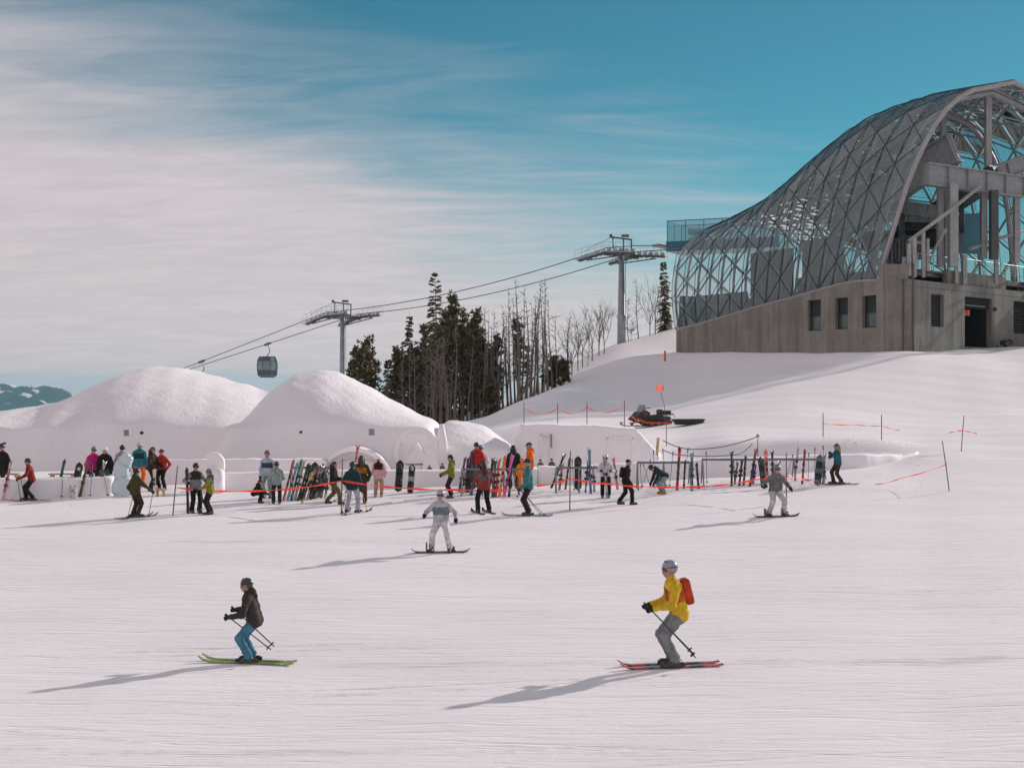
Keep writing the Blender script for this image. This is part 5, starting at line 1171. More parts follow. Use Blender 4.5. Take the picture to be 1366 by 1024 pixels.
def person(label, px, fy, hpx, face, jac, pan, pose='stand', Y=None, head='helmet', headc=(0.03, 0.03, 0.035), hands=None, lean=None, crouch=0.0, stance=0.13, stride=0.0, boots=(0.05, 0.045, 0.045), gloves=(0.025, 0.025, 0.025), gog=True, near=False, hyaw=0.0, hair=None, band=None, pack=None, hood=None, group=None, zoff=0.0, yoke=None, headlean=0.0):
    """face: direction the figure faces, degrees from +X (right); 90 = away from the camera. fy: image row of the feet"""
    Yp = Y or Yhit(px, fy); g = G(px, Yp); g.z += zoff
    bent = {'stand': 0.0, 'sit': 0.42, 'crouch': 0.40, 'ski': 0.12}.get(pose, 0.0) + crouch
    le = math.radians(lean if lean is not None else {'ski': 22, 'crouch': 35, 'bend': 75}.get(pose, 4))
    hipz = 0.93 - bent; hip = Vector((0, -0.10 - 0.25 * (bent > 0.3) if (pose in ('ski', 'crouch', 'bend')) else -0.02, hipz))
    up = Vector((0, math.sin(le), math.cos(le))); fwd = Vector((0, math.cos(le), -math.sin(le)))
    chest = hip + up * 0.50; le2 = le * (0.35 if pose != 'bend' else 0.9) + math.radians(headlean); hup = Vector((0, math.sin(le2), math.cos(le2)))
    neck = chest + up * 0.02; headp = neck + hup * 0.185 + fwd * 0.02
    caps = []
    def cap(a, b, r0, r1, reg, bias=0.0): caps.append((tuple(a), tuple(b), r0, r1, reg, bias))
    yk = ACC if yoke else JACK
    for s in (-1, 1):
        cap(chest + Vector((s * 0.085, 0, 0)) - up * 0.07, chest + Vector((s * 0.08, 0, 0)) - up * 0.24, 0.125, 0.13, yk if yoke else JACK)
        cap(chest + Vector((s * 0.08, 0, 0)) - up * 0.24, hip + Vector((s * 0.085, 0, 0)) - up * 0.02, 0.13, 0.135, JACK)
    cap(chest - Vector((0.12, 0, 0)) + up * -0.07, chest + Vector((0.12, 0, 0)) + up * -0.07, 0.085, 0.085, yk)
    if band: 
        for s in (-1, 1): cap(chest + Vector((s * 0.085, 0, 0)) - up * 0.16, chest + Vector((s * 0.085, 0, 0)) - up * 0.24, 0.131, 0.133, ACC, -0.012)
    cap(chest - up * 0.02, chest + up * 0.07, 0.085, 0.07, JACK if not yoke else yk)                       # collar
    cap(neck, headp, 0.055, 0.055, SKIN)
    # skull, jaw, nose
    cy, sy = math.cos(math.radians(hyaw)), math.sin(math.radians(hyaw)); hf = Vector((-sy, cy * math.cos(le2), -cy * math.sin(le2))).normalized(); hs = hf.cross(hup).normalized()
    cap(headp + hup * 0.02 - hf * 0.015, headp + hup * 0.035 + hf * 0.005, 0.098, 0.098, SKIN); cap(headp + hf * 0.03 - hup * 0.06, headp + hf * 0.055 - hup * 0.075, 0.062, 0.05, SKIN); cap(headp + hf * 0.10, headp + hf * 0.112 - hup * 0.025, 0.012, 0.017, SKIN)
    for s in (-1, 1): cap(headp + hs * s * 0.095 + hup * 0.02, headp + hs * s * 0.1 - hup * 0.01, 0.018, 0.014, SKIN)
    feet = []
    for s in (-1, 1):
        ank = Vector((s * stance, s * stride * 0.5, 0.11)); hj = hip + Vector((s * 0.095, 0, -0.02)); kn, ank = ik(hj, ank, 0.44, 0.43, (s * 0.12, 1, 0.1)); feet.append(ank)
        cap(hj, kn, 0.112, 0.082, PANT); cap(kn, ank + Vector((0, 0.0, 0.05)), 0.082, 0.082, PANT)
        cap(ank + Vector((0, 0, 0.06)), ank + Vector((0, 0.0, 0.0)), 0.07, 0.068, BOOT, 0.01)
        cap(ank + Vector((0, -0.055, -0.05)), ank + Vector((0, 0.17, -0.058)), 0.062, 0.052, BOOT, -0.004)
    sh = {}
    dflt = {'stand': ((0.27, 0.05, 0.82), (0.27, 0.05, 0.82)), 'ski': ((0.34, 0.34, 0.92), (0.34, 0.34, 0.92)), 'crouch': ((0.2, 0.42, 0.45), (0.2, 0.42, 0.45)), 'bend': ((0.2, 0.62, 0.5), (0.2, 0.62, 0.5)), 'sit': ((0.2, 0.4, 0.6), (0.2, 0.4, 0.6))}[pose if pose in ('stand', 'ski', 'crouch', 'bend', 'sit') else 'stand']
    hd = hands or dflt; handpos = []
    for s, hv in ((-1, hd[0]), (1, hd[1])):
        S = chest + Vector((s * 0.192, 0, 0)) - up * 0.085; tgt = Vector((s * hv[0] if hv[0] is not None else 0, hv[1], hv[2])); el, w = ik(S, tgt, 0.30, 0.27, (s * 0.7, -0.9, -0.5))
        cap(chest + Vector((s * 0.05, 0, 0)) + up * 0.005, S, 0.08, 0.076, yk); cap(S, el, 0.078, 0.066, JACK); cap(el, w, 0.066, 0.052, JACK)
        d = (w - el).normalized(); 
        cap(w, w + d * 0.075, 0.045, 0.044, GLOV)
        side = d.cross(Vector((0, 0, 1))); side = side.normalized() if side.length > 0.1 else Vector((1, 0, 0)); dn = side.cross(d).normalized()
        if near:
            for q in (-1.5, -0.5, 0.5, 1.5):
                b0 = w + d * 0.085 + side * q * 0.024; b1 = b0 + d * (0.042 - 0.006 * abs(q)); cap(b0, b1, 0.0135, 0.0125, GLOV); cap(b1, b1 - dn * 0.035 - d * 0.004, 0.0125, 0.011, GLOV)
        else: cap(w + d * 0.08, w + d * 0.12 - dn * 0.03, 0.04, 0.03, GLOV)
        cap(w + d * 0.03 - side * s * 0.035, w + d * 0.085 - side * s * 0.055 - dn * 0.02, 0.018, 0.014, GLOV)
        handpos.append(w + d * 0.085)
    if hood is None: hood = not pack and not hair and int(px) % 3 != 0
    if hood: cap(chest - fwd * 0.09 + up * 0.06, chest - fwd * 0.12 - up * 0.05, 0.085, 0.06, yk)
    V, F, reg = body_surface(caps, 0.013 if near else 0.024, 0.0065, px)
    sc = hpx * Yp / FPX / (headp.z + 0.155 if pose != 'none' else 1.75)
    t = thing('person', label, 'person', g, group, math.radians(face - 90)); t.scale = (sc,) * 3
    me = bpy.data.meshes.new('body'); me.from_pydata(V.tolist(), [], F.tolist())
    for c in (mat('skin', SKINC, 0.6), cloth(jac), cloth(pan), plastic(boots), cloth(gloves), cloth(yoke or band or jac)): me.materials.append(c)
    me.polygons.foreach_set('material_index', reg.astype(np.int32)); me.polygons.foreach_set('use_smooth', [True] * len(F)); me.update()
    bo = bpy.data.objects.new('body', me); COL.objects.link(bo); bo.parent = t
    HM = Matrix(((hs.x, hf.x, hup.x), (hs.y, hf.y, hup.y), (hs.z, hf.z, hup.z))).to_4x4(); HM.translation = headp
    if head in ('helmet', 'beanie', 'cap'):
        m = MB(); r = {'helmet': 0.122, 'beanie': 0.112, 'cap': 0.110}[head]
        nu, nv = 18, 10
        for i in range(nv + 1):
            for j in range(nu):
                a = 2 * math.pi * j / nu; lowest = {'helmet': 0.64 - 0.17 * math.sin(a), 'beanie': 0.52, 'cap': 0.5}[head]; ph = math.pi * lowest * i / nv
                m.v.append(Vector((r * 0.93 * math.sin(ph) * math.cos(a), r * 1.06 * math.sin(ph) * math.sin(a) - 0.012, r * 1.0 * math.cos(ph) + 0.035)))
        for i in range(nv):
            for j in range(nu): m.face((i * nu + j, (i + 1) * nu + j, (i + 1) * nu + (j + 1) % nu, i * nu + (j + 1) % nu))
        hat = m.build({'helmet': 'helmet', 'beanie': 'beanie', 'cap': 'cap'}[head], plastic(headc) if head == 'helmet' else cloth(headc), t, xf=HM, smooth=True)
        if head == 'beanie':
            MB().tube([Vector((0.118 * math.cos(a) , 0.124 * math.sin(a) - 0.012, 0.035)) for a in [6.2832 * k / 16 for k in range(17)]], 0.022, 6).build('cuff', cloth(tuple(min(1, c * 1.25 + 0.01) for c in headc)), hat, xf=HM, smooth=True)
        if head == 'cap': MB().prism([(0.075 * math.cos(a), 0.10 + 0.10 * math.sin(a)) for a in [math.pi * k / 8 for k in range(9)]], (0, 0.0, 0.045), (1, 0, 0), (0, 1, -0.15), (0, 0, 0.012)).build('visor', cloth(headc), hat, xf=HM)
        if head == 'helmet':
            for k in (-1, 0, 1): MB().box((0.045 * k, 0.02, 0.1425 - 0.011 * abs(k)), (0.014, 0.09, 0.012)).build('vent', mat('helmet_vent', (0.01, 0.01, 0.01), 0.7), hat, xf=HM)
    if gog:
        m = MB()
        for k in range(9):
            a = math.radians(-62 + 124 * k / 8); x, y = math.sin(a), math.cos(a)
            m.v += [Vector((x * 0.104, y * 0.118, 0.05)), Vector((x * 0.107, y * 0.124, 0.018)), Vector((x * 0.101, y * 0.117, -0.018))]
        for k in range(8):
            for q in (0, 1): m.face((3 * k + q, 3 * k + q + 1, 3 * k + q + 4, 3 * k + q + 3))
        gg_ = m.build('goggles', mat('goggle_lens', (0.02, 0.022, 0.03), 0.1, 0, 0, 1, 0, 0.8), t, xf=HM, smooth=True)
        MB().tube([Vector((0.109 * math.cos(a), 0.124 * math.sin(a) - 0.012, 0.045)) for a in [math.radians(30 - 240 * k / 16) for k in range(17)]], 0.009, 5).build('goggle_strap', cloth((0.03, 0.03, 0.03)), gg_, xf=HM)
    else:
        ey = MB(); [ey.ball((s * 0.036, 0.098, 0.018), 0.011, nu=8, nv=6) for s in (-1, 1)]; ey.build('eyes', mat('eye', (0.02, 0.015, 0.012), 0.3), t, xf=HM)['kind'] = 'stuff'
    if hair:
        m = MB(); m.tube([Vector((0, -0.07, 0.06)), Vector((0, -0.115, -0.02)), Vector((0, -0.12, -0.14)), Vector((0.02, -0.125, -0.28)), Vector((0.02, -0.12, -0.36))], [0.06, 0.095, 0.09, 0.07, 0.02], 10)
        for s in (-1, 1): m.tube([Vector((s * 0.075, -0.01, 0.05)), Vector((s * 0.105, -0.01, -0.04)), Vector((s * 0.1, -0.02, -0.2))], [0.03, 0.035, 0.015], 7)
        m.build('hair', mat('hair', hair, 0.6, 0, 0.3, 30), t, xf=HM, smooth=True)
        if head == 'none': MB().ball((0, -0.012, 0.035), 0.112, (0.95, 1.05, 1.02), 16, 8, 0, 0.5).build('hair', mat('hair', hair, 0.6, 0, 0.3, 30), t, xf=HM, smooth=True)
    if near:
        z0_, z1_ = hip + fwd * 0.135 + up * 0.0, chest + fwd * 0.128 - up * 0.06
        MB().tube([z0_, (z0_ + z1_) / 2 + fwd * 0.012, z1_], 0.006, 5).build('zipper', mat('zip', (0.03, 0.03, 0.03), 0.4), t)
        for s in (-1, 1):
            c = hip + Vector((s * 0.13, 0, 0)) + fwd * 0.10 + up * 0.10; MB().beam(c - up * 0.05, c + up * 0.05, 0.012, 0.012).build('pocket_zip', mat('zip', (0.03, 0.03, 0.03), 0.4), t)
    if pack:
        for s in (-1, 1): MB().tube([chest + Vector((s * 0.1, 0, 0)) - fwd * 0.13 - up * 0.02, chest + Vector((s * 0.11, 0, 0)) + up * 0.06, chest + Vector((s * 0.11, 0, 0)) + fwd * 0.12 - up * 0.08, chest + Vector((s * 0.13, 0, 0)) + fwd * 0.09 - up * 0.24, chest + Vector((s * 0.14, 0, 0)) - fwd * 0.1 - up * 0.36], 0.018, 5).build('pack_strap', cloth(tuple(x * 0.5 for x in pack)), t)
        m = MB(); c = chest - fwd * 0.2 - up * 0.2; Mx = Matrix(((1, 0, 0), (0, fwd.y, up.y), (0, fwd.z, up.z)))
        m.box(c, (0.28, 0.14, 0.42), Mx); pk = m.build('backpack', cloth(pack), t)
        b_ = pk.modifiers.new('round', 'BEVEL'); b_.width = 0.05; b_.segments = 3
    M = t.matrix_basis.copy(); M = Matrix.Translation(g) @ Matrix.Rotation(math.radians(face - 90), 4, 'Z') @ Matrix.Scale(sc, 4)
    return {'o': t, 'g': g, 'sc': sc, 'face': math.radians(face), 'feet': [M @ f for f in feet], 'hands': [M @ h for h in handpos], 'Y': Yp}

# ------------------------------------------------------------------ skis, snowboards, poles
SKI_CACHE = {}; SKI_MATS = {}
def ski_mat(c1, c2):
    if (c1, c2) in SKI_MATS: return SKI_MATS[c1, c2]
    m = bpy.data.materials.new('ski_topsheet'); m.use_nodes = True; t = m.node_tree; b = t.nodes['Principled BSDF']; b.inputs['Roughness'].default_value = 0.3
    co = N(t, 'ShaderNodeTexCoord'); mp = N(t, 'ShaderNodeMapping'); L(t, co.outputs['Object'], mp.inputs[0]); mp.inputs['Scale'].default_value = (9, 3.2, 1); mp.inputs['Location'].default_value = (sum(c1) * 7, sum(c2) * 13, 0); mp.inputs['Rotation'].default_value = (0, 0, 0.3)
    n = N(t, 'ShaderNodeTexNoise'); L(t, mp.outputs[0], n.inputs['Vector']); n.inputs['Scale'].default_value = 1.4; n.inputs['Detail'].default_value = 1.0
    a = mixc(t, maprange(t, n.outputs[0], 0.57, 0.60), c1, c2); pale = tuple(min(0.7, x * 1.6 + 0.12) for x in c1); a = mixc(t, maprange(t, n.outputs[0], 0.37, 0.35), a, pale); L(t, a, b.inputs['Base Color'])
    SKI_MATS[c1, c2] = m; return m
def ski_meshes(L_, w, col, col2, tip2=False, board=False, thick=0.02):
    key = (round(L_, 2), round(w, 3), col, col2, board)
    if key in SKI_CACHE: return SKI_CACHE[key]
    m = MB(); n = 16 if not board else 14; prof = []
    for k in range(n + 1):
        q = k / n; y = L_ * q
        if board:
            e = min(q, 1 - q) * L_ / (w * 0.6); ww = w / 2 * (math.sqrt(max(0.0, 1 - (1 - min(e, 1)) ** 2))) * (1 - 0.12 * math.sin(math.pi * q)); z = 0.09 * max(0, 1 - q / 0.12) ** 2 + 0.09 * max(0, 1 - (1 - q) / 0.12) ** 2
        else:
            side = 1.0 - 0.28 * math.sin(math.pi * min(max((q - 0.06) / 0.84, 0), 1)); t_ = min(1, (1 - q) / 0.07); ww = w / 2 * side * (math.sqrt(max(0.02, 1 - (1 - t_) ** 2))) * min(1, 0.7 + q * 8); z = 0.09 * max(0, (q - 0.88) / 0.12) ** 1.8 + 0.02 * max(0, (0.05 - q) / 0.05)
        prof.append((y, max(ww, 0.004), z))
    for y, ww, z in prof: m.v += [Vector((-ww, y, z)), Vector((ww, y, z)), Vector((ww, y, z + thick)), Vector((-ww, y, z + thick))]
    for k in range(n):
        mi = 0
        q = (k + 0.5) / n
        if (q > 0.74 or q < 0.16): mi = 1
        b = 4 * k
        for (x, y) in ((0, 1), (1, 2), (2, 3), (3, 0)): m.face((b + x, b + 4 + x, b + 4 + y, b + y), mi)
    m.face((0, 1, 2, 3)); m.face([4 * n + i for i in (3, 2, 1, 0)], 1)
    me_ = m.mesh('snowboard' if board else 'ski', [ski_mat(col, col2), ski_mat(col2, col)])
    bd = MB()
    if board:
        bd.box((0, 0, 0.045), (w * 0.85, 0.20, 0.05)); bd.prism([(-0.11, 0.0), (0.11, 0.0), (0.09, 0.2), (-0.09, 0.2)], (0, -0.11, 0.06), (1, 0, 0), (0, 0, 1), (0, 0.03, 0)); bd.tube([(-w * 0.35, 0.03, 0.06), (-0.06, 0.07, 0.14), (0.06, 0.07, 0.14), (w * 0.35, 0.03, 0.06)], 0.022, 5)
    else:
        bd.box((0, 0, 0.045), (0.075, 0.10, 0.05)); bd.prism([(-0.05, 0.02), (0.06, 0.02), (0.03, 0.10), (-0.05, 0.07)], (-0.035, 0, 0), (0, 1, 0), (0, 0, 1), (0.07, 0, 0))
    be = bd.mesh('binding', mat('binding_black', (0.025, 0.024, 0.024), 0.45))
    SKI_CACHE[key] = (me_, be); return me_, be
def place_ski(parent, me_, be, L_, M, board=False, name=None):
    o = bpy.data.objects.new(name or ('snowboard' if board else 'ski'), me_); COL.objects.link(o); o.parent = parent
    if M is not None: o.matrix_basis = M
    for q in ((0.32, 0.68) if board else (0.40, 0.575)):
        b = bpy.data.objects.new('binding', be); COL.objects.link(b); b.parent = o; b.location = (0, L_ * q, 0 if board else 0.0)
        if q == 0.575 and not board: b.rotation_euler = (0, 0, math.pi)
    return o
def pole_mesh(L_, col=(0.06, 0.06, 0.065)):
    pass
def ski_pole(label, top, bottom, col=(0.07, 0.07, 0.075), group=None):
    top, bottom = Vector(top), Vector(bottom); t = thing('ski_pole', label, 'ski pole', bottom, group); d = top - bottom
    MB().tube([Vector((0, 0, 0)), d * 0.94], 0.011, 6).build('shaft', mat('pole_shaft', col, 0.35, 0.3), t); MB().tube([d * 0.88, d * 1.0], [0.019, 0.022], 8).build('grip', DARK, t)
    MB().tube([d * 0.055, d * 0.07], [0.055, 0.05], 10).build('basket', DARK, t); return t
def worn_skis(p, name, col, col2, L_=1.65, grp=None, splay=0.0, dz=0.0):
    me_, be = ski_meshes(L_, 0.105, col, col2); f = p['face']
    for s, ft, side in ((-1, p['feet'][0], 'left'), (1, p['feet'][1], 'right')):
        a = f + s * -splay; d = Vector((math.cos(a), math.sin(a), 0)); c = ft - d * L_ * 0.47
        zA, zB = gz(c.x, c.y), gz(c.x + d.x * L_, c.y + d.y * L_); pit = math.atan2(zB - zA, L_); mid = c + d * L_ * 0.5
        o = place_ski(None, me_, be, L_, None); o.location = (c.x, c.y, gz(mid.x, mid.y) - math.sin(pit) * L_ / 2 + 0.012 + dz); o.rotation_euler = (pit, 0, a - math.pi / 2)
        o.rotation_mode = 'XYZ'; tag(o, f'{name} under the {side} boot', 'ski', grp)
def worn_board(p, label, col, col2, L_=1.5, ang=None):
    me_, be = ski_meshes(L_, 0.27, col, col2, board=True); a = p['face'] + math.radians(90) if ang is None else ang; d = Vector((math.cos(a), math.sin(a), 0)); m = (p['feet'][0] + p['feet'][1]) / 2; c = m - d * L_ / 2
    o = place_ski(None, me_, be, L_, None, True); zA, zB = gz(c.x, c.y), gz(c.x + d.x * L_, c.y + d.y * L_); pit = math.atan2(zB - zA, L_)
    o.location = (c.x, c.y, zA + 0.01); o.rotation_euler = (pit, 0, a - math.pi / 2); tag(o, label, 'snowboard')
def lean_ski(label, px, yb, px2, yt, col, col2, w=0.105, pair=True, grp=None, back=0.25, dY=0.0, board=False, side=1, name=None, Y=None):
    """upright gear: foot at image (px, yb), tip at (px2, yt); leans back by `back` metres"""
    Yb = (Y or Yhit(px, yb)) + dY; g = G(px, Yb); top = P(px2, yt, Yb + back); d = top - g; L_ = round(d.length * 20) / 20; d.normalize()
    s, u = frame(d, Vector((0, -1, 0)))     # face towards the camera
    if board:
        me_, be = ski_meshes(L_, w, col, col2, board=True)
        M = Matrix(((s.x, d.x, u.x), (s.y, d.y, u.y), (s.z, d.z, u.z))).to_4x4(); o = place_ski(None, me_, be, L_, None, True); M.translation = g - Vector((0, 0, 0.02)); o.matrix_basis = M
        return tag(o, label, 'snowboard', grp)
    me_, be = ski_meshes(L_, w, col, col2)
    t = thing('ski_pair', label, 'skis', g, grp); ang = RND.uniform(-0.9, 0.9)
    for k in ((-1, 1) if pair else (1,)):
        q = Quaternion(d, ang); ss, uu = q @ s, q @ u
        M = Matrix(((ss.x * k, d.x, uu.x * k), (ss.y * k, d.y, uu.y * k), (ss.z * k, d.z, uu.z * k))).to_4x4(); M.translation = uu * (0.004 * k) - Vector((0, 0, 0.02)); place_ski(t, me_, be, L_, M)
    return t

# palette
BLK = (0.016, 0.015, 0.014); DK = (0.03, 0.027, 0.025); BRN = (0.05, 0.032, 0.022); MAR = (0.07, 0.018, 0.018); RED = (0.42, 0.035, 0.028); MAG = (0.55, 0.015, 0.18); TEAL = (0.03, 0.14, 0.17); DTEAL = (0.015, 0.045, 0.05); OLV = (0.06, 0.055, 0.018); LIME = (0.20, 0.20, 0.045)
GRY = (0.32, 0.32, 0.33); LGY = (0.50, 0.49, 0.53); WHT = (0.75, 0.73, 0.74); PNK = (0.72, 0.42, 0.42); TAN = (0.36, 0.26, 0.16); ORG = (0.85, 0.16, 0.02); SAGE = (0.26, 0.31, 0.29); MUS = (0.30, 0.13, 0.02); BLU = (0.06, 0.16, 0.27); LBLU = (0.25, 0.36, 0.45); PUR = (0.14, 0.06, 0.25); YEL = (0.75, 0.5, 0.04); GRN = (0.03, 0.09, 0.05)

# --- the two fast skiers in front, built standing still as themselves
p = person('skier in a black jacket and blue trousers gliding on green skis', 334, 884, 113, 172, (0.05, 0.04, 0.035), (0.07, 0.19, 0.27), 'ski', headc=(0.06, 0.05, 0.05), near=True, hands=((0.30, 0.30, 0.95), (0.30, 0.36, 1.0)), crouch=-0.04, lean=16, stance=0.12)
worn_skis(p, 'green ski of the skier in blue trousers', (0.16, 0.22, 0.05), (0.30, 0.40, 0.10), 1.75, 'green skis')
for k, s in ((0, 'left'), (1, 'right')): h = p['hands'][k]; b = h + Vector((0.75, 0.12 * (-1) ** k, 0)); ski_pole(f'dark ski pole in the {s} hand of the skier in blue trousers', h + Vector((-0.04, 0, 0.06)), Vector((b.x, b.y, gz(b.x, b.y) + 0.25)))
p = person('skier in a yellow and red jacket with grey trousers and grey helmet', 898, 889, 142, 186, (0.66, 0.42, 0.03), (0.20, 0.21, 0.22), 'ski', headc=(0.30, 0.31, 0.34), near=True, crouch=-0.05, lean=14, pack=(0.50, 0.06, 0.025), hands=((0.30, 0.36, 0.98), (0.30, 0.30, 0.95)), band=(0.55, 0.12, 0.02))
worn_skis(p, 'red tipped ski of the skier in yellow', (0.05, 0.05, 0.055), (0.55, 0.09, 0.07), 1.8, 'red tipped skis')
for k, s in ((0, 'left'), (1, 'right')): h = p['hands'][k]; b = h + Vector((0.8, 0.1 * (-1) ** k, 0)); ski_pole(f'ski pole in the {s} hand of the skier in yellow', h + Vector((-0.04, 0, 0.06)), Vector((b.x, b.y, gz(b.x, b.y) + 0.2)))
p = person('snowboarder in pale grey clothes and a dark blue-grey bib crossing the middle of the piste', 588, 737, 84, 265, (0.42, 0.42, 0.45), (0.62, 0.59, 0.60), 'ski', headc=(0.40, 0.38, 0.38), lean=10, stance=0.24, crouch=-0.02, hands=((0.42, 0.1, 0.9), (0.42, 0.12, 1.0)), band=(0.16, 0.20, 0.22))
worn_board(p, 'black snowboard under the rider in pale grey', (0.03, 0.03, 0.032), (0.045, 0.045, 0.05), 1.6, math.radians(8))
p = person('snowboarder in a dark grey jacket and pale trousers in front of the longest ski rack', 1036, 689, 70, 280, (0.16, 0.155, 0.15), (0.50, 0.48, 0.48), 'ski', headc=(0.2, 0.19, 0.19), lean=12, stance=0.24, hands=((0.42, 0.1, 0.9), (0.42, 0.12, 1.0)))
worn_board(p, 'black snowboard under the rider in dark grey', (0.03, 0.03, 0.032), (0.045, 0.045, 0.05), 1.55, math.radians(6))

# --- people by the snow fort
person('person in black standing behind the wall beside the wooden bench', 3, 660, 66, 250, BLK, DK, Y=53.8, headc=(0.03, 0.04, 0.045))
p = person('skier in a maroon-red jacket stepping along the low snow wall', 39, 668, 57, 190, (0.22, 0.025, 0.02), BLK, 'ski', lean=14, headc=BRN, hair=None, stride=0.3, crouch=-0.06); worn_skis(p, 'short pink ski of the skier in maroon', (0.45, 0.18, 0.2), (0.6, 0.3, 0.3), 1.4, 'pink skis')
for k in (0, 1): h = p['hands'][k]; b = G(28 + 6 * k, p['Y'] - 0.2); ski_pole('black ski pole held by the skier in maroon', h + Vector((0, 0, 0.1)), b, group='poles of the skier in maroon')
person('person in a magenta jacket standing behind the low wall', 125, 655, 60, 300, MAG, (0.10, 0.02, 0.04), Y=54.6, headc=(0.22, 0.2, 0.22))
person('person in a black jacket and white-banded hat behind the low wall', 140, 655, 61, 270, BLK, (0.06, 0.10, 0.10), Y=54.4, head='beanie', headc=WHT, gog=False)
person('person in a dark helmet hidden behind the ice figure', 163, 655, 59, 90, (0.30, 0.32, 0.36), DK, Y=55.5, headc=BLK)
person('person in a teal jacket and orange trousers between the ice figure and the ledge', 186, 655, 60, 90, (0.03, 0.20, 0.22), ORG, Y=56.4, head='beanie', headc=LGY, gog=False, band=(0.02, 0.05, 0.05))
person('person in a dark brown jacket beside the person in red', 203, 663, 59, 340, BRN, DK, Y=54.6, head='none', gog=False, hair=(0.03, 0.02, 0.015), hands=((0.2, 0.32, 1.0), (0.2, 0.32, 1.0)))
person('person in a red jacket and red hat beside the cream skis', 216, 661, 55, 250, RED, BLK, Y=54.9, head='beanie', headc=(0.2, 0.03, 0.03), gog=False, hands=((0.36, 0.15, 0.95), (0.2, 0.2, 0.9)))
lean_ski('pale cream pair of skis standing in front of the person in red', 206, 664, 206, 625, (0.62, 0.50, 0.36), (0.70, 0.60, 0.46), 0.12, grp=None, back=0.02, Y=53.6)
p = person('skier in an olive jacket and brown trousers reaching out with a pole', 181, 690, 66, 55, OLV, BRN, headc=BLK, hands=((0.24, 0.05, 0.85), (0.52, 0.34, 0.92))); worn_skis(p, 'grey ski of the skier in olive', (0.18, 0.2, 0.22), (0.3, 0.32, 0.34), 1.6, 'skis of the skier in olive')
ski_pole('ski pole planted by the outstretched hand of the skier in olive', p['hands'][1] + Vector((0, 0, 0.06)), G(198, p['Y'] + 0.1)); ski_pole('ski pole hanging at the side of the skier in olive', p['hands'][0] + Vector((0, 0, 0.05)), G(170, p['Y'] - 0.3))
p = person('skier in a grey and black jacket with yellow band holding dark skis', 261, 684, 67, 300, (0.26, 0.26, 0.28), BLK, headc=BLK, yoke=(0.04, 0.035, 0.02), hands=((0.30, 0.22, 1.15), (0.34, 0.15, 1.1)))
lean_ski('dark pair of skis held upright by the skier with the yellow band', 251, 684, 249, 622, BLK, DK, 0.11, back=0.0, Y=p['Y'] - 0.15)
p = person('skier in a lime and grey jacket turned to the skier with dark skis', 280, 686, 61, 175, (0.22, 0.22, 0.03), BLK, headc=(0.14, 0.14, 0.15), yoke=(0.11, 0.10, 0.10), hands=((0.24, 0.36, 1.02), (0.24, 0.36, 1.02)))
for k, dx in ((0, 266), (1, 270)): ski_pole('black ski pole hanging from the hands of the skier in lime', p['hands'][k], G(dx, p['Y'] - 0.1), group='poles of the skier in lime')
person('person in a white and blue patterned jacket beside the pile of skis', 357, 667, 64, 260, (0.40, 0.48, 0.55), SAGE, Y=52.0, headc=(0.20, 0.10, 0.10), band=(0.05, 0.07, 0.09), gog=False)
person('person in black and maroon crouching by the pile of skis', 347, 671, 32, 20, BLK, BLK, 'crouch', headc=MAR, head='beanie', gog=False)
person('person in a pale sage jacket seen from behind at the ski pile', 369, 672, 57, 100, SAGE, DK, headc=(0.05, 0.05, 0.05), hands=((0.2, 0.3, 1.0), (0.2, 0.3, 1.0)))
person('long-haired person in a black jacket and olive trousers with a wide stride', 445, 672, 57, 350, BLK, (0.13, 0.10, 0.045), head='none', gog=False, hair=(0.04, 0.022, 0.015), stride=0.62, stance=0.11, hands=((0.2, 0.3, 1.02), (0.2, 0.32, 1.0)), crouch=0.03)
p = person('skier in a dark jacket and lavender-grey trousers seen from behind', 470, 684, 69, 75, DTEAL, (0.40, 0.39, 0.44), headc=DTEAL, stance=0.2, hands=((0.3, 0.2, 0.95), (0.34, 0.0, 0.85)), band=None); worn_skis(p, 'white ski of the skier in lavender-grey trousers', (0.6, 0.6, 0.62), (0.12, 0.13, 0.16), 1.6, 'white skis', 0.25)
ski_pole('yellow and black ski pole trailing from the skier in lavender-grey', p['hands'][1], G(490, p['Y'] + 0.2), (0.35, 0.28, 0.05)); ski_pole('thin ski pole beside the skier in lavender-grey', p['hands'][0], G(456, p['Y'] - 0.2))
person('person in a brown jacket with a mustard back band carrying red skis', 482, 672, 65, 95, (0.045, 0.03, 0.018), (0.10, 0.03, 0.025), head='none', hair=(0.05, 0.03, 0.02), gog=False, band=MUS, hands=((0.30, 0.15, 1.2), (0.26, 0.1, 0.9)))
lean_ski('thin red skis carried on the shoulder of the brown jacket', 468, 650, 478, 604, (0.45, 0.07, 0.06), (0.55, 0.12, 0.10), 0.07, back=0.0, Y=51.0).location.z += 0.35
person('person in a pink jacket with a dark maroon yoke and white hat', 505, 663, 55, 85, (0.62, 0.36, 0.36), TAN, head='beanie', headc=WHT, gog=False, yoke=(0.055, 0.015, 0.018), hands=((0.24, 0.25, 0.95), (0.24, 0.25, 0.95)), boots=TAN)
person('person in a lime green jacket holding black bindings out', 602, 664, 58, 178, (0.19, 0.19, 0.04), (0.03, 0.02, 0.022), headc=BLK, hands=((0.2, 0.35, 0.95), (0.2, 0.40, 0.98)), boots=(0.12, 0.06, 0.04), gog=False)
p = person('long-haired skier in a red and grey jacket seen from behind', 645, 684, 70, 110, (0.24, 0.05, 0.04), BLK, head='none', hair=(0.025, 0.015, 0.012), gog=False, stance=0.2, hands=((0.24, 0.3, 1.0), (0.24, 0.3, 1.0)), band=(0.14, 0.10, 0.10)); worn_skis(p, 'black ski of the long-haired skier in red', BLK, DK, 1.35, 'black skis')
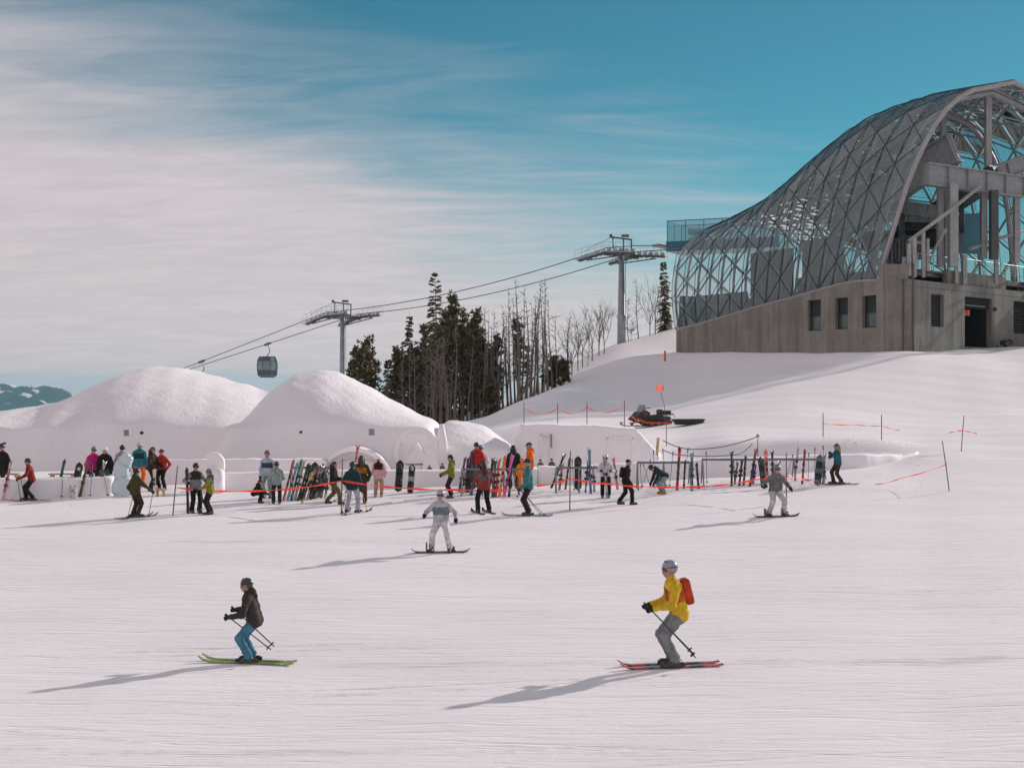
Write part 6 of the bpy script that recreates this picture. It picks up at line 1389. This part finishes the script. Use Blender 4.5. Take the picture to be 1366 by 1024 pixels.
p = person('skier in a teal jacket with black trousers standing on flat skis', 705, 688, 77, 176, (0.055, 0.17, 0.19), (0.03, 0.02, 0.02), headc=(0.04, 0.05, 0.055), hands=((0.22, 0.22, 0.88), (0.22, 0.22, 0.88)), head='beanie', gog=False); worn_skis(p, 'pale blue ski of the skier in teal', (0.28, 0.33, 0.38), (0.2, 0.25, 0.3), 1.7, 'pale blue skis')
for k, dx in ((0, 728), (1, 722)): ski_pole('thin ski pole slanting back from the skier in teal', p['hands'][k] + Vector((-0.03, 0, 0.05)), G(dx, p['Y'] + 0.3 * (k - 0.5)), group='poles of the skier in teal')
person('person in a bright orange jacket and dark cap behind the skier in teal', 707, 655, 63, 185, ORG, DK, Y=55.2, head='cap', headc=(0.05, 0.05, 0.05), gog=False)
person('child in a yellow-orange suit beside the ski rack behind the skier in teal', 696, 652, 42, 90, (0.85, 0.26, 0.02), (0.8, 0.22, 0.02), Y=55.0, headc=(0.85, 0.30, 0.03))
person('person in a teal jacket behind the magenta skis', 685, 655, 58, 100, DTEAL, DK, Y=55.6, head='none', hair=(0.02, 0.015, 0.012), gog=False)
person('person in a red vest and dark helmet behind the tall black skis', 636, 655, 60, 250, (0.5, 0.03, 0.03), DK, Y=55.8, headc=BLK)
person('person in white with a dark helmet behind the rack beside the red vest', 642, 655, 56, 250, WHT, DK, Y=56.0, headc=(0.3, 0.3, 0.32))
for px, yt, c, lab in ((721, 612, BLK, 'person in a dark hat peeking over the wall beside the carved door handle'), (736, 611, DK, 'person with dark hair peeking over the wall in front of the block wall'), (590, 617, DTEAL, 'person in a dark teal beanie peeking over the wall near the lime jacket'), (573, 619, (0.6, 0.32, 0.2), 'person in a peach hat peeking over the wall near the round relief')):
    Y = 59.6; person(lab, px, 0, ((5 - gz(PX(px, Y), Y)) / Y * FPX + CY) - yt, 250, (0.15, 0.08, 0.07), DK, Y=Y, head='beanie', headc=c, gog=False)
p = person('person in a white and lilac jacket holding skis at the rack', 808, 664, 58, 268, (0.62, 0.55, 0.60), BLK, headc=WHT, hands=((0.22, 0.25, 1.12), (0.22, 0.25, 1.12)), boots=(0.05, 0.10, 0.12), yoke=None)
lean_ski('white pair of skis held by the person in lilac', 810, 664, 806, 606, (0.5, 0.46, 0.48), (0.25, 0.2, 0.25), 0.09, back=0.0, Y=p['Y'] - 0.3)
person('person in black with a peaked cap walking along the racks', 835, 673, 61, 5, BLK, BLK, head='cap', headc=BLK, gog=False, stride=0.45, lean=10, pack=BLK, hands=((0.25, 0.05, 0.85), (0.25, 0.15, 0.85)))
person('person in a dark jacket bending down to the snow at the ski rack', 884, 659, 40, 200, (0.025, 0.035, 0.035), (0.22, 0.28, 0.32), 'bend', headc=BLK, lean=62, crouch=0.12, boots=(0.45, 0.18, 0.03), hands=((0.15, 0.5, 0.45), (0.15, 0.5, 0.45)))
o = lean_ski('black ski lying flat beside the bending person', 862, 656, 896, 661, BLK, DK, 0.1, pair=False, back=-0.2)
p = person('person in a teal jacket and beanie holding a phone near the racks', 1117, 646, 55, 190, (0.03, 0.11, 0.14), BRN, head='beanie', headc=(0.05, 0.13, 0.15), gog=False, hair=(0.45, 0.30, 0.10), hands=((0.12, 0.30, 1.32), (0.12, 0.30, 1.34)), stride=0.25); worn_skis(p, 'brown ski of the person with the phone', (0.2, 0.14, 0.1), (0.1, 0.07, 0.06), 1.5, 'brown skis')

# --- metal ski racks
RACK = mat('rack_steel', (0.20, 0.21, 0.22), 0.45, 0.4)
def rack(label, x0, x1, ybar, Y0, Y1, nleg):
    a, b = P(x0, ybar, Y0), P(x1, ybar, Y1); base = G((x0 + x1) / 2, (Y0 + Y1) / 2); t = thing('ski_rack', label, 'ski rack', base)
    for dz, dy in ((0, 0), (0, 0.35)): MB().tube([a - base + Vector((0, dy, dz)), b - base + Vector((0, dy, dz))], 0.035, 8).build('rail', RACK, t)
    for k in range(nleg):
        q = k / (nleg - 1); p = a.lerp(b, q); gp = Vector((p.x, p.y, gz(p.x, p.y)))
        for dy in (-0.25, 0.6): MB().tube([p - base + Vector((0, 0.17, 0.0)), gp - base + Vector((0, dy, -0.1))], 0.032, 6).build('leg', RACK, t)
rack('metal rack holding the dense pile of leaning skis', 388, 446, 624, 52.6, 52.8, 3)
rack('metal rack crowded with bright skis behind the red jacket', 616, 700, 626, 52.8, 53.4, 4)
rack('metal rack with the looped black board', 742, 803, 624, 53.6, 53.8, 3)
rack('metal rack with the red tipped skis beside the bending person', 851, 921, 617, 54.8, 55.2, 3)
rack('longest metal rack with the teal snowboard at its end', 938, 1100, 613, 55.2, 56.4, 5)
# --- leaning skis and boards: (foot px, foot y, tip px, tip y, colour, tip colour, width, label)
LEAN = [
 (3, 668, 15, 616, (0.40, 0.08, 0.09), (0.6, 0.45, 0.45), 0.10, 'pair of pink-red skis leaning on the wall beside the person in black'),
 (74, 663, 87, 611, (0.02, 0.05, 0.055), (0.02, 0.12, 0.13), 0.12, 'dark teal pair of skis leaning on the low wall'), 
 (106, 663, 118, 613, (0.10, 0.05, 0.02), (0.10, 0.03, 0.025), 0.10, 'brown pair of skis leaning on the low wall below the magenta jacket'),
 (115, 662, 122, 628, (0.55, 0.54, 0.54), BLK, 0.10, 'white and black pair of skis leaning on the low wall'), (131, 661, 140, 613, DK, (0.45, 0.36, 0.28), 0.09, 'tan tipped pair of skis leaning beside the ice figure'),
 (378, 667, 392, 612, (0.40, 0.08, 0.08), (0.45, 0.12, 0.10), 0.10, 'red pair of skis at the outer edge of the ski pile'), (383, 667, 397, 616, (0.25, 0.33, 0.36), (0.3, 0.35, 0.4), 0.10, 'pale blue pair of skis in the ski pile'),
 (388, 668, 402, 613, (0.02, 0.13, 0.13), (0.03, 0.25, 0.24), 0.11, 'teal pair of skis in the ski pile'), (393, 667, 406, 611, (0.40, 0.30, 0.22), (0.5, 0.42, 0.3), 0.11, 'tan pair of skis in the ski pile'),
 (397, 668, 412, 617, BLK, DK, 0.11, 'black pair of skis in the middle of the ski pile'), (401, 667, 415, 620, GRN, DTEAL, 0.10, 'dark green pair of skis in the ski pile'), (402, 672, 417, 628, (0.05, 0.05, 0.03), (0.5, 0.4, 0.05), 0.10, 'black skis with yellow tails at the front of the ski pile'),
 (409, 667, 421, 624, (0.6, 0.22, 0.12), (0.55, 0.3, 0.2), 0.09, 'orange-brown pair of skis in the ski pile'), (414, 666, 426, 622, (0.45, 0.42, 0.40), (0.4, 0.2, 0.15), 0.09, 'grey and rust pair of skis in the ski pile'), (420, 665, 430, 620, DK, (0.3, 0.3, 0.3), 0.10, 'dark grey pair of skis in the ski pile'), (428, 664, 437, 626, (0.08, 0.10, 0.05), (0.5, 0.1, 0.12), 0.10, 'red tipped pair of skis at the end of the ski pile'), (434, 665, 438, 628, DTEAL, SAGE, 0.09, 'dark teal pair of skis beside the long-haired person'),
 (612, 656, 621, 608, DK, (0.10, 0.10, 0.12), 0.08, 'thin dark pair of skis in front of the lime jacket'), (616, 658, 619, 625, BLK, GRY, 0.09, 'short black and grey pair of skis next to the lime jacket'), (632, 652, 631, 599, BLK, BLK, 0.10, 'tallest black pair of skis on the crowded rack'), (621, 656, 622, 626, (0.30, 0.27, 0.22), SAGE, 0.09, 'short sage pair of skis on the crowded rack'),
 (628, 661, 636, 620, (0.02, 0.12, 0.17), (0.02, 0.16, 0.18), 0.12, 'blue-teal pair of skis beside the red jacket'), (651, 662, 658, 609, DK, BLK, 0.09, 'black pair of skis behind the red jacket'), (657, 663, 661, 612, (0.22, 0.05, 0.03), GRN, 0.11, 'dark green and rust pair of skis on the crowded rack'), (661, 663, 666, 610, (0.35, 0.05, 0.05), (0.4, 0.1, 0.08), 0.09, 'dark red pair of skis on the crowded rack'),
 (666, 663, 674, 606, (0.75, 0.18, 0.04), ORG, 0.12, 'orange pair of skis on the crowded rack'), (672, 663, 684, 605, (0.55, 0.04, 0.25), (0.70, 0.12, 0.35), 0.11, 'magenta pair of skis leaning on the crowded rack'), (679, 663, 682, 620, GRN, BLK, 0.09, 'dark green pair of skis beside the magenta skis'), (693, 660, 684, 626, (0.3, 0.05, 0.05), GRY, 0.08, 'grey pair of skis tilted the other way at the rack end'), (660, 662, 664, 640, (0.35, 0.45, 0.55), LBLU, 0.08, 'short pale blue pair of skis on the crowded rack'),
 (735, 651, 753, 605, DK, BLK, 0.08, 'dark slanted pair of skis at the rack with the looped board'), (746, 654, 750, 618, (0.25, 0.16, 0.10), TAN, 0.08, 'tan pair of skis at the rack with the looped board'), (754, 653, 760, 609, DK, (0.08, 0.05, 0.05), 0.08, 'thin brown-black pair of skis behind the tape pole'), (781, 657, 785, 608, (0.12, 0.03, 0.03), LBLU, 0.08, 'dark red pair of skis at the rack with the looped board'), (788, 658, 786, 596, (0.10, 0.14, 0.16), (0.13, 0.20, 0.27), 0.10, 'tall blue-grey pair of skis at the rack end'), (793, 656, 791, 620, SAGE, GRY, 0.08, 'short grey pair of skis beside the tall blue-grey skis'), (824, 653, 818, 609, (0.10, 0.16, 0.16), (0.75, 0.2, 0.12), 0.09, 'grey skis with orange tips beside the person in lilac'),
 (903, 654, 907, 594, BLK, (0.55, 0.03, 0.03), 0.11, 'tall black skis with red tips on the rack'), (923, 655, 923, 603, (0.04, 0.06, 0.06), (0.14, 0.25, 0.27), 0.11, 'dark skis with pale teal tips on the rack'), (912, 652, 914, 612, DK, DK, 0.08, 'dark narrow pair of skis beside the red tipped skis'), (932, 652, 929, 617, (0.06, 0.02, 0.03), DK, 0.10, 'short dark pair of skis between the two racks'),
 (976, 648, 976, 600, DK, (0.04, 0.05, 0.03), 0.08, 'thin black pair of skis on the longest rack'), (980, 646, 984, 616, (0.15, 0.10, 0.07), TAN, 0.08, 'short brown pair of skis on the longest rack'), (992, 647, 995, 607, DTEAL, GRN, 0.09, 'dark teal pair of skis on the longest rack'), (1000, 649, 1009, 596, DK, (0.30, 0.04, 0.04), 0.09, 'slanted skis with red tips on the longest rack'), (1004, 646, 1008, 618, PUR, (0.3, 0.2, 0.5), 0.09, 'purple pair of skis on the longest rack'), (1024, 644, 1021, 598, (0.55, 0.10, 0.12), (0.85, 0.28, 0.27), 0.14, 'bright coral pair of skis on the longest rack'), (1031, 642, 1030, 601, (0.2, 0.12, 0.12), DK, 0.08, 'thin grey pair of skis beside the coral skis'),
 (1060, 641, 1065, 595, (0.45, 0.22, 0.24), (0.5, 0.35, 0.36), 0.07, 'thin pink pair of skis on the longest rack'), (1070, 646, 1074, 598, (0.28, 0.04, 0.05), (0.25, 0.05, 0.06), 0.09, 'dark red pair of skis on the longest rack'), (1098, 645, 1100, 605, (0.14, 0.14, 0.09), TAN, 0.09, 'tan pair of skis beside the teal snowboard'), (1036, 644, 1040, 612, (0.12, 0.12, 0.12), GRY, 0.08, 'grey pair of skis behind the rider in dark grey'), (986, 648, 990, 612, (0.04, 0.03, 0.03), (0.1, 0.05, 0.05), 0.08, 'narrow black-brown pair of skis on the longest rack')]
for x0, y0, x1, y1, c, c2, w, lab in LEAN: lean_ski(lab, x0, y0, x1, y1, c, c2, w, grp='skis leaning on racks and walls', back=0.35)
BOARDS = [(98, 662, 107, 616, BLK, (0.03, 0.03, 0.03), 0.29, 'black snowboard with white dots leaning on the low wall'), (415, 666, 421, 615, BLK, (0.05, 0.06, 0.06), 0.30, 'black snowboard standing in the ski pile'), (424, 664, 431, 618, (0.12, 0.14, 0.15), (0.2, 0.22, 0.23), 0.28, 'grey snowboard standing in the ski pile'), (531, 656, 534, 613, BLK, (0.02, 0.02, 0.02), 0.31, 'black snowboard leaning on the long low wall'), (547, 658, 550, 619, (0.5, 0.5, 0.5), BLK, 0.27, 'white and black snowboard leaning on the long low wall'),
 (624, 657, 627, 608, (0.10, 0.03, 0.035), (0.09, 0.03, 0.04), 0.26, 'dark maroon snowboard on the crowded rack'), (771, 654, 771, 608, BLK, DK, 0.30, 'looped black snowboard at the metal rack'), (1019, 652, 1014, 609, GRN, (0.02, 0.03, 0.025), 0.22, 'dark green snowboard on the longest rack'), (1090, 648, 1094, 605, (0.06, 0.14, 0.16), (0.10, 0.17, 0.15), 0.29, 'teal snowboard with a dark disc at the end of the longest rack')]
for x0, y0, x1, y1, c, c2, w, lab in BOARDS:
    o = lean_ski(lab, x0, y0, x1, y1, c, c2, w, board=True, grp='snowboards leaning on racks and walls', back=0.35)
    if 'dots' in lab:
        for k in range(5): MB().lathe([(0, 0), (0.06, 0), (0.06, 0.012), (0, 0.012)], 12).build('white_dot', plastic(WHT), o, loc=(0, 0.25 + 0.2 * k, 0.021))
# loose poles on racks
POLES = [(856, 652, 854, 618), (856, 650, 868, 613), (868, 651, 858, 618), (873, 652, 872, 600), (889, 650, 884, 598), (893, 650, 898, 602), (912, 650, 918, 597), (943, 645, 942, 602), (1048, 640, 1058, 606), (1078, 643, 1079, 604), (1087, 644, 1087, 597), (1100, 644, 1098, 594), (766, 655, 763, 612), (120, 663, 124, 615), (144, 662, 138, 630), (82, 664, 84, 628), (690, 664, 699, 632), (445, 669, 462, 655), (646, 660, 649, 628)]
for x0, y0, x1, y1 in POLES:
    Y = Yhit(x0, y0); ski_pole('thin ski pole propped ' + ('on the low wall left of the ice figure' if x0 < 150 else 'by the dense ski pile' if x0 < 500 else 'on the crowded rack of bright skis' if x0 < 720 else 'on the rack with the looped black board' if x0 < 800 else 'on the rack beside the bending person' if x0 < 930 else 'on the longest rack'), P(x1, y1, Y + 0.3), G(x0, Y), (0.05, 0.05, 0.055) if x0 % 2 else (0.16, 0.2, 0.22), 'loose ski poles on racks and walls')
# white gear bag below the black snowboard with dots
g = G(98, 52.0); t = thing('gear_bag', 'white gear bag with a dark mark leaning below the dotted snowboard', 'bag', g)
mb = MB(); blob(mb, (0, -0.1, 0.2), 1, (0.16, 0.1, 0.22), 9, 0.05); mb.build('bag_body', cloth((0.62, 0.6, 0.6)), t, smooth=True); MB().box((0.02, -0.205, 0.25), (0.08, 0.02, 0.03)).build('mark', cloth(BLK), t)
for s in (-0.08, 0.08): MB().tube([(s, -0.1, 0.4), (s, -0.14, 0.46), (s + 0.04, -0.14, 0.4)], 0.012, 5).build('strap', cloth(DK), t)

# churned snow crumbs along walls, racks and the bank (nobody could count them)
rr = random.Random(5); mb = MB()
def crumb(X, Y, r):
    z = gz(X, Y); b = len(mb.v); k = [rr.uniform(0.6, 1.2) for _ in range(6)]
    mb.v += [Vector((X + r * k[0], Y, z)), Vector((X, Y + r * k[1], z)), Vector((X - r * k[2], Y, z)), Vector((X, Y - r * k[3], z)), Vector((X + rr.uniform(-.3, .3) * r, Y + rr.uniform(-.3, .3) * r, z + r * 0.75 * k[4])), Vector((X, Y, z - r * 0.3))]
    for a_, b_ in ((0, 1), (1, 2), (2, 3), (3, 0)): mb.face((b + a_, b + b_, b + 4)); mb.face((b + b_, b + a_, b + 5))
for _ in range(1500):
    px = rr.uniform(-40, 1240); Y = rr.gauss(53.0, 2.4) if px < 720 else rr.gauss(55.0, 2.4); crumb(PX(px, Y), Y, rr.uniform(0.012, 0.04))
for _ in range(300):
    px = rr.uniform(880, 1230); Y = rr.gauss(66.4, 0.4); crumb(PX(px, Y), Y, rr.uniform(0.02, 0.06))
o = mb.build('snow_crumbs', SNOW_CARVED); tag(o, 'loose crumbs of churned snow around the walls and racks', None, None, 'stuff')

# ski tracks: pairs of small raised lips curving over the piste
mb = MB(); rr = random.Random(21)
def track(pts, gap=0.22):
    for side in (-1, 1):
        for lip in (-0.045, 0.045):
            b = len(mb.v); n = 0
            for i in range(len(pts)):
                p = pts[i]; d = (pts[min(i + 1, len(pts) - 1)] - pts[max(i - 1, 0)]).normalized(); nn = Vector((-d.y, d.x)); c = p + nn * (side * gap / 2 + lip); w = 0.016; hgt = (0.0025 + 0.003 * abs(math.sin(i * 0.7 + side))) * min(1, i / 6, (len(pts) - 1 - i) / 6) - 0.001
                for q, z in ((-w, -0.02), (0, hgt), (w, -0.02)): x = c + nn * q; mb.v.append(Vector((x.x, x.y, gz(x.x, x.y) + z)))
                n += 1
            for i in range(n - 1):
                for j in (0, 1): mb.face((b + 3 * i + j, b + 3 * i + j + 1, b + 3 * i + 4 + j, b + 3 * i + 3 + j))
for k in range(16):
    Y = rr.uniform(19, 46); X = rr.uniform(-16, 16) * Y / 30; a = rr.choice((0, math.pi)) + rr.gauss(0.12, 0.22); cur = rr.gauss(0, 0.035); L_ = rr.uniform(4, 13); pts = []
    x, y = X, Y
    for i in range(int(L_ / 0.4)): pts.append(Vector((x, y))); x += 0.4 * math.cos(a); y += 0.4 * math.sin(a); a += cur * 0.4 + 0.02 * math.sin(i * 0.2)
    if min(p.y for p in pts) > 17: track(pts, rr.choice((0.2, 0.3, 0.45)))
for q in ((334, 884, -0.10), (898, 889, 0.03)):      # fresh tracks behind the two near skiers
    Y = Yhit(q[0], q[1]); X = PX(q[0], Y); a = q[2]; pts = []
    for i in range(40): pts.append(Vector((X, Y))); X += 0.4 * math.cos(a); Y += 0.4 * math.sin(a); a += 0.006
    track(pts, 0.24)
o = mb.build('ski_tracks', SNOW_CARVED, smooth=True); tag(o, 'faint curved ski tracks crossing the groomed piste', None, None, 'stuff')

# haze: thin even air between the camera and the far mountains
mb = MB(); mb.box((0, 3300, -225), (26000, 14200, 560))
hm = bpy.data.materials.new('thin_haze'); hm.use_nodes = True; ht = hm.node_tree; ht.nodes.clear(); pv = N(ht, 'ShaderNodeVolumePrincipled'); pv.inputs['Color'].default_value = (0.40, 0.80, 0.95, 1); pv.inputs['Density'].default_value = 0.00007; pv.inputs['Anisotropy'].default_value = 0.2
L(ht, pv.outputs[0], N(ht, 'ShaderNodeOutputMaterial').inputs['Volume'])
hz = mb.build('haze', hm); tag(hz, 'thin pale blue mountain haze', None, None, 'stuff')
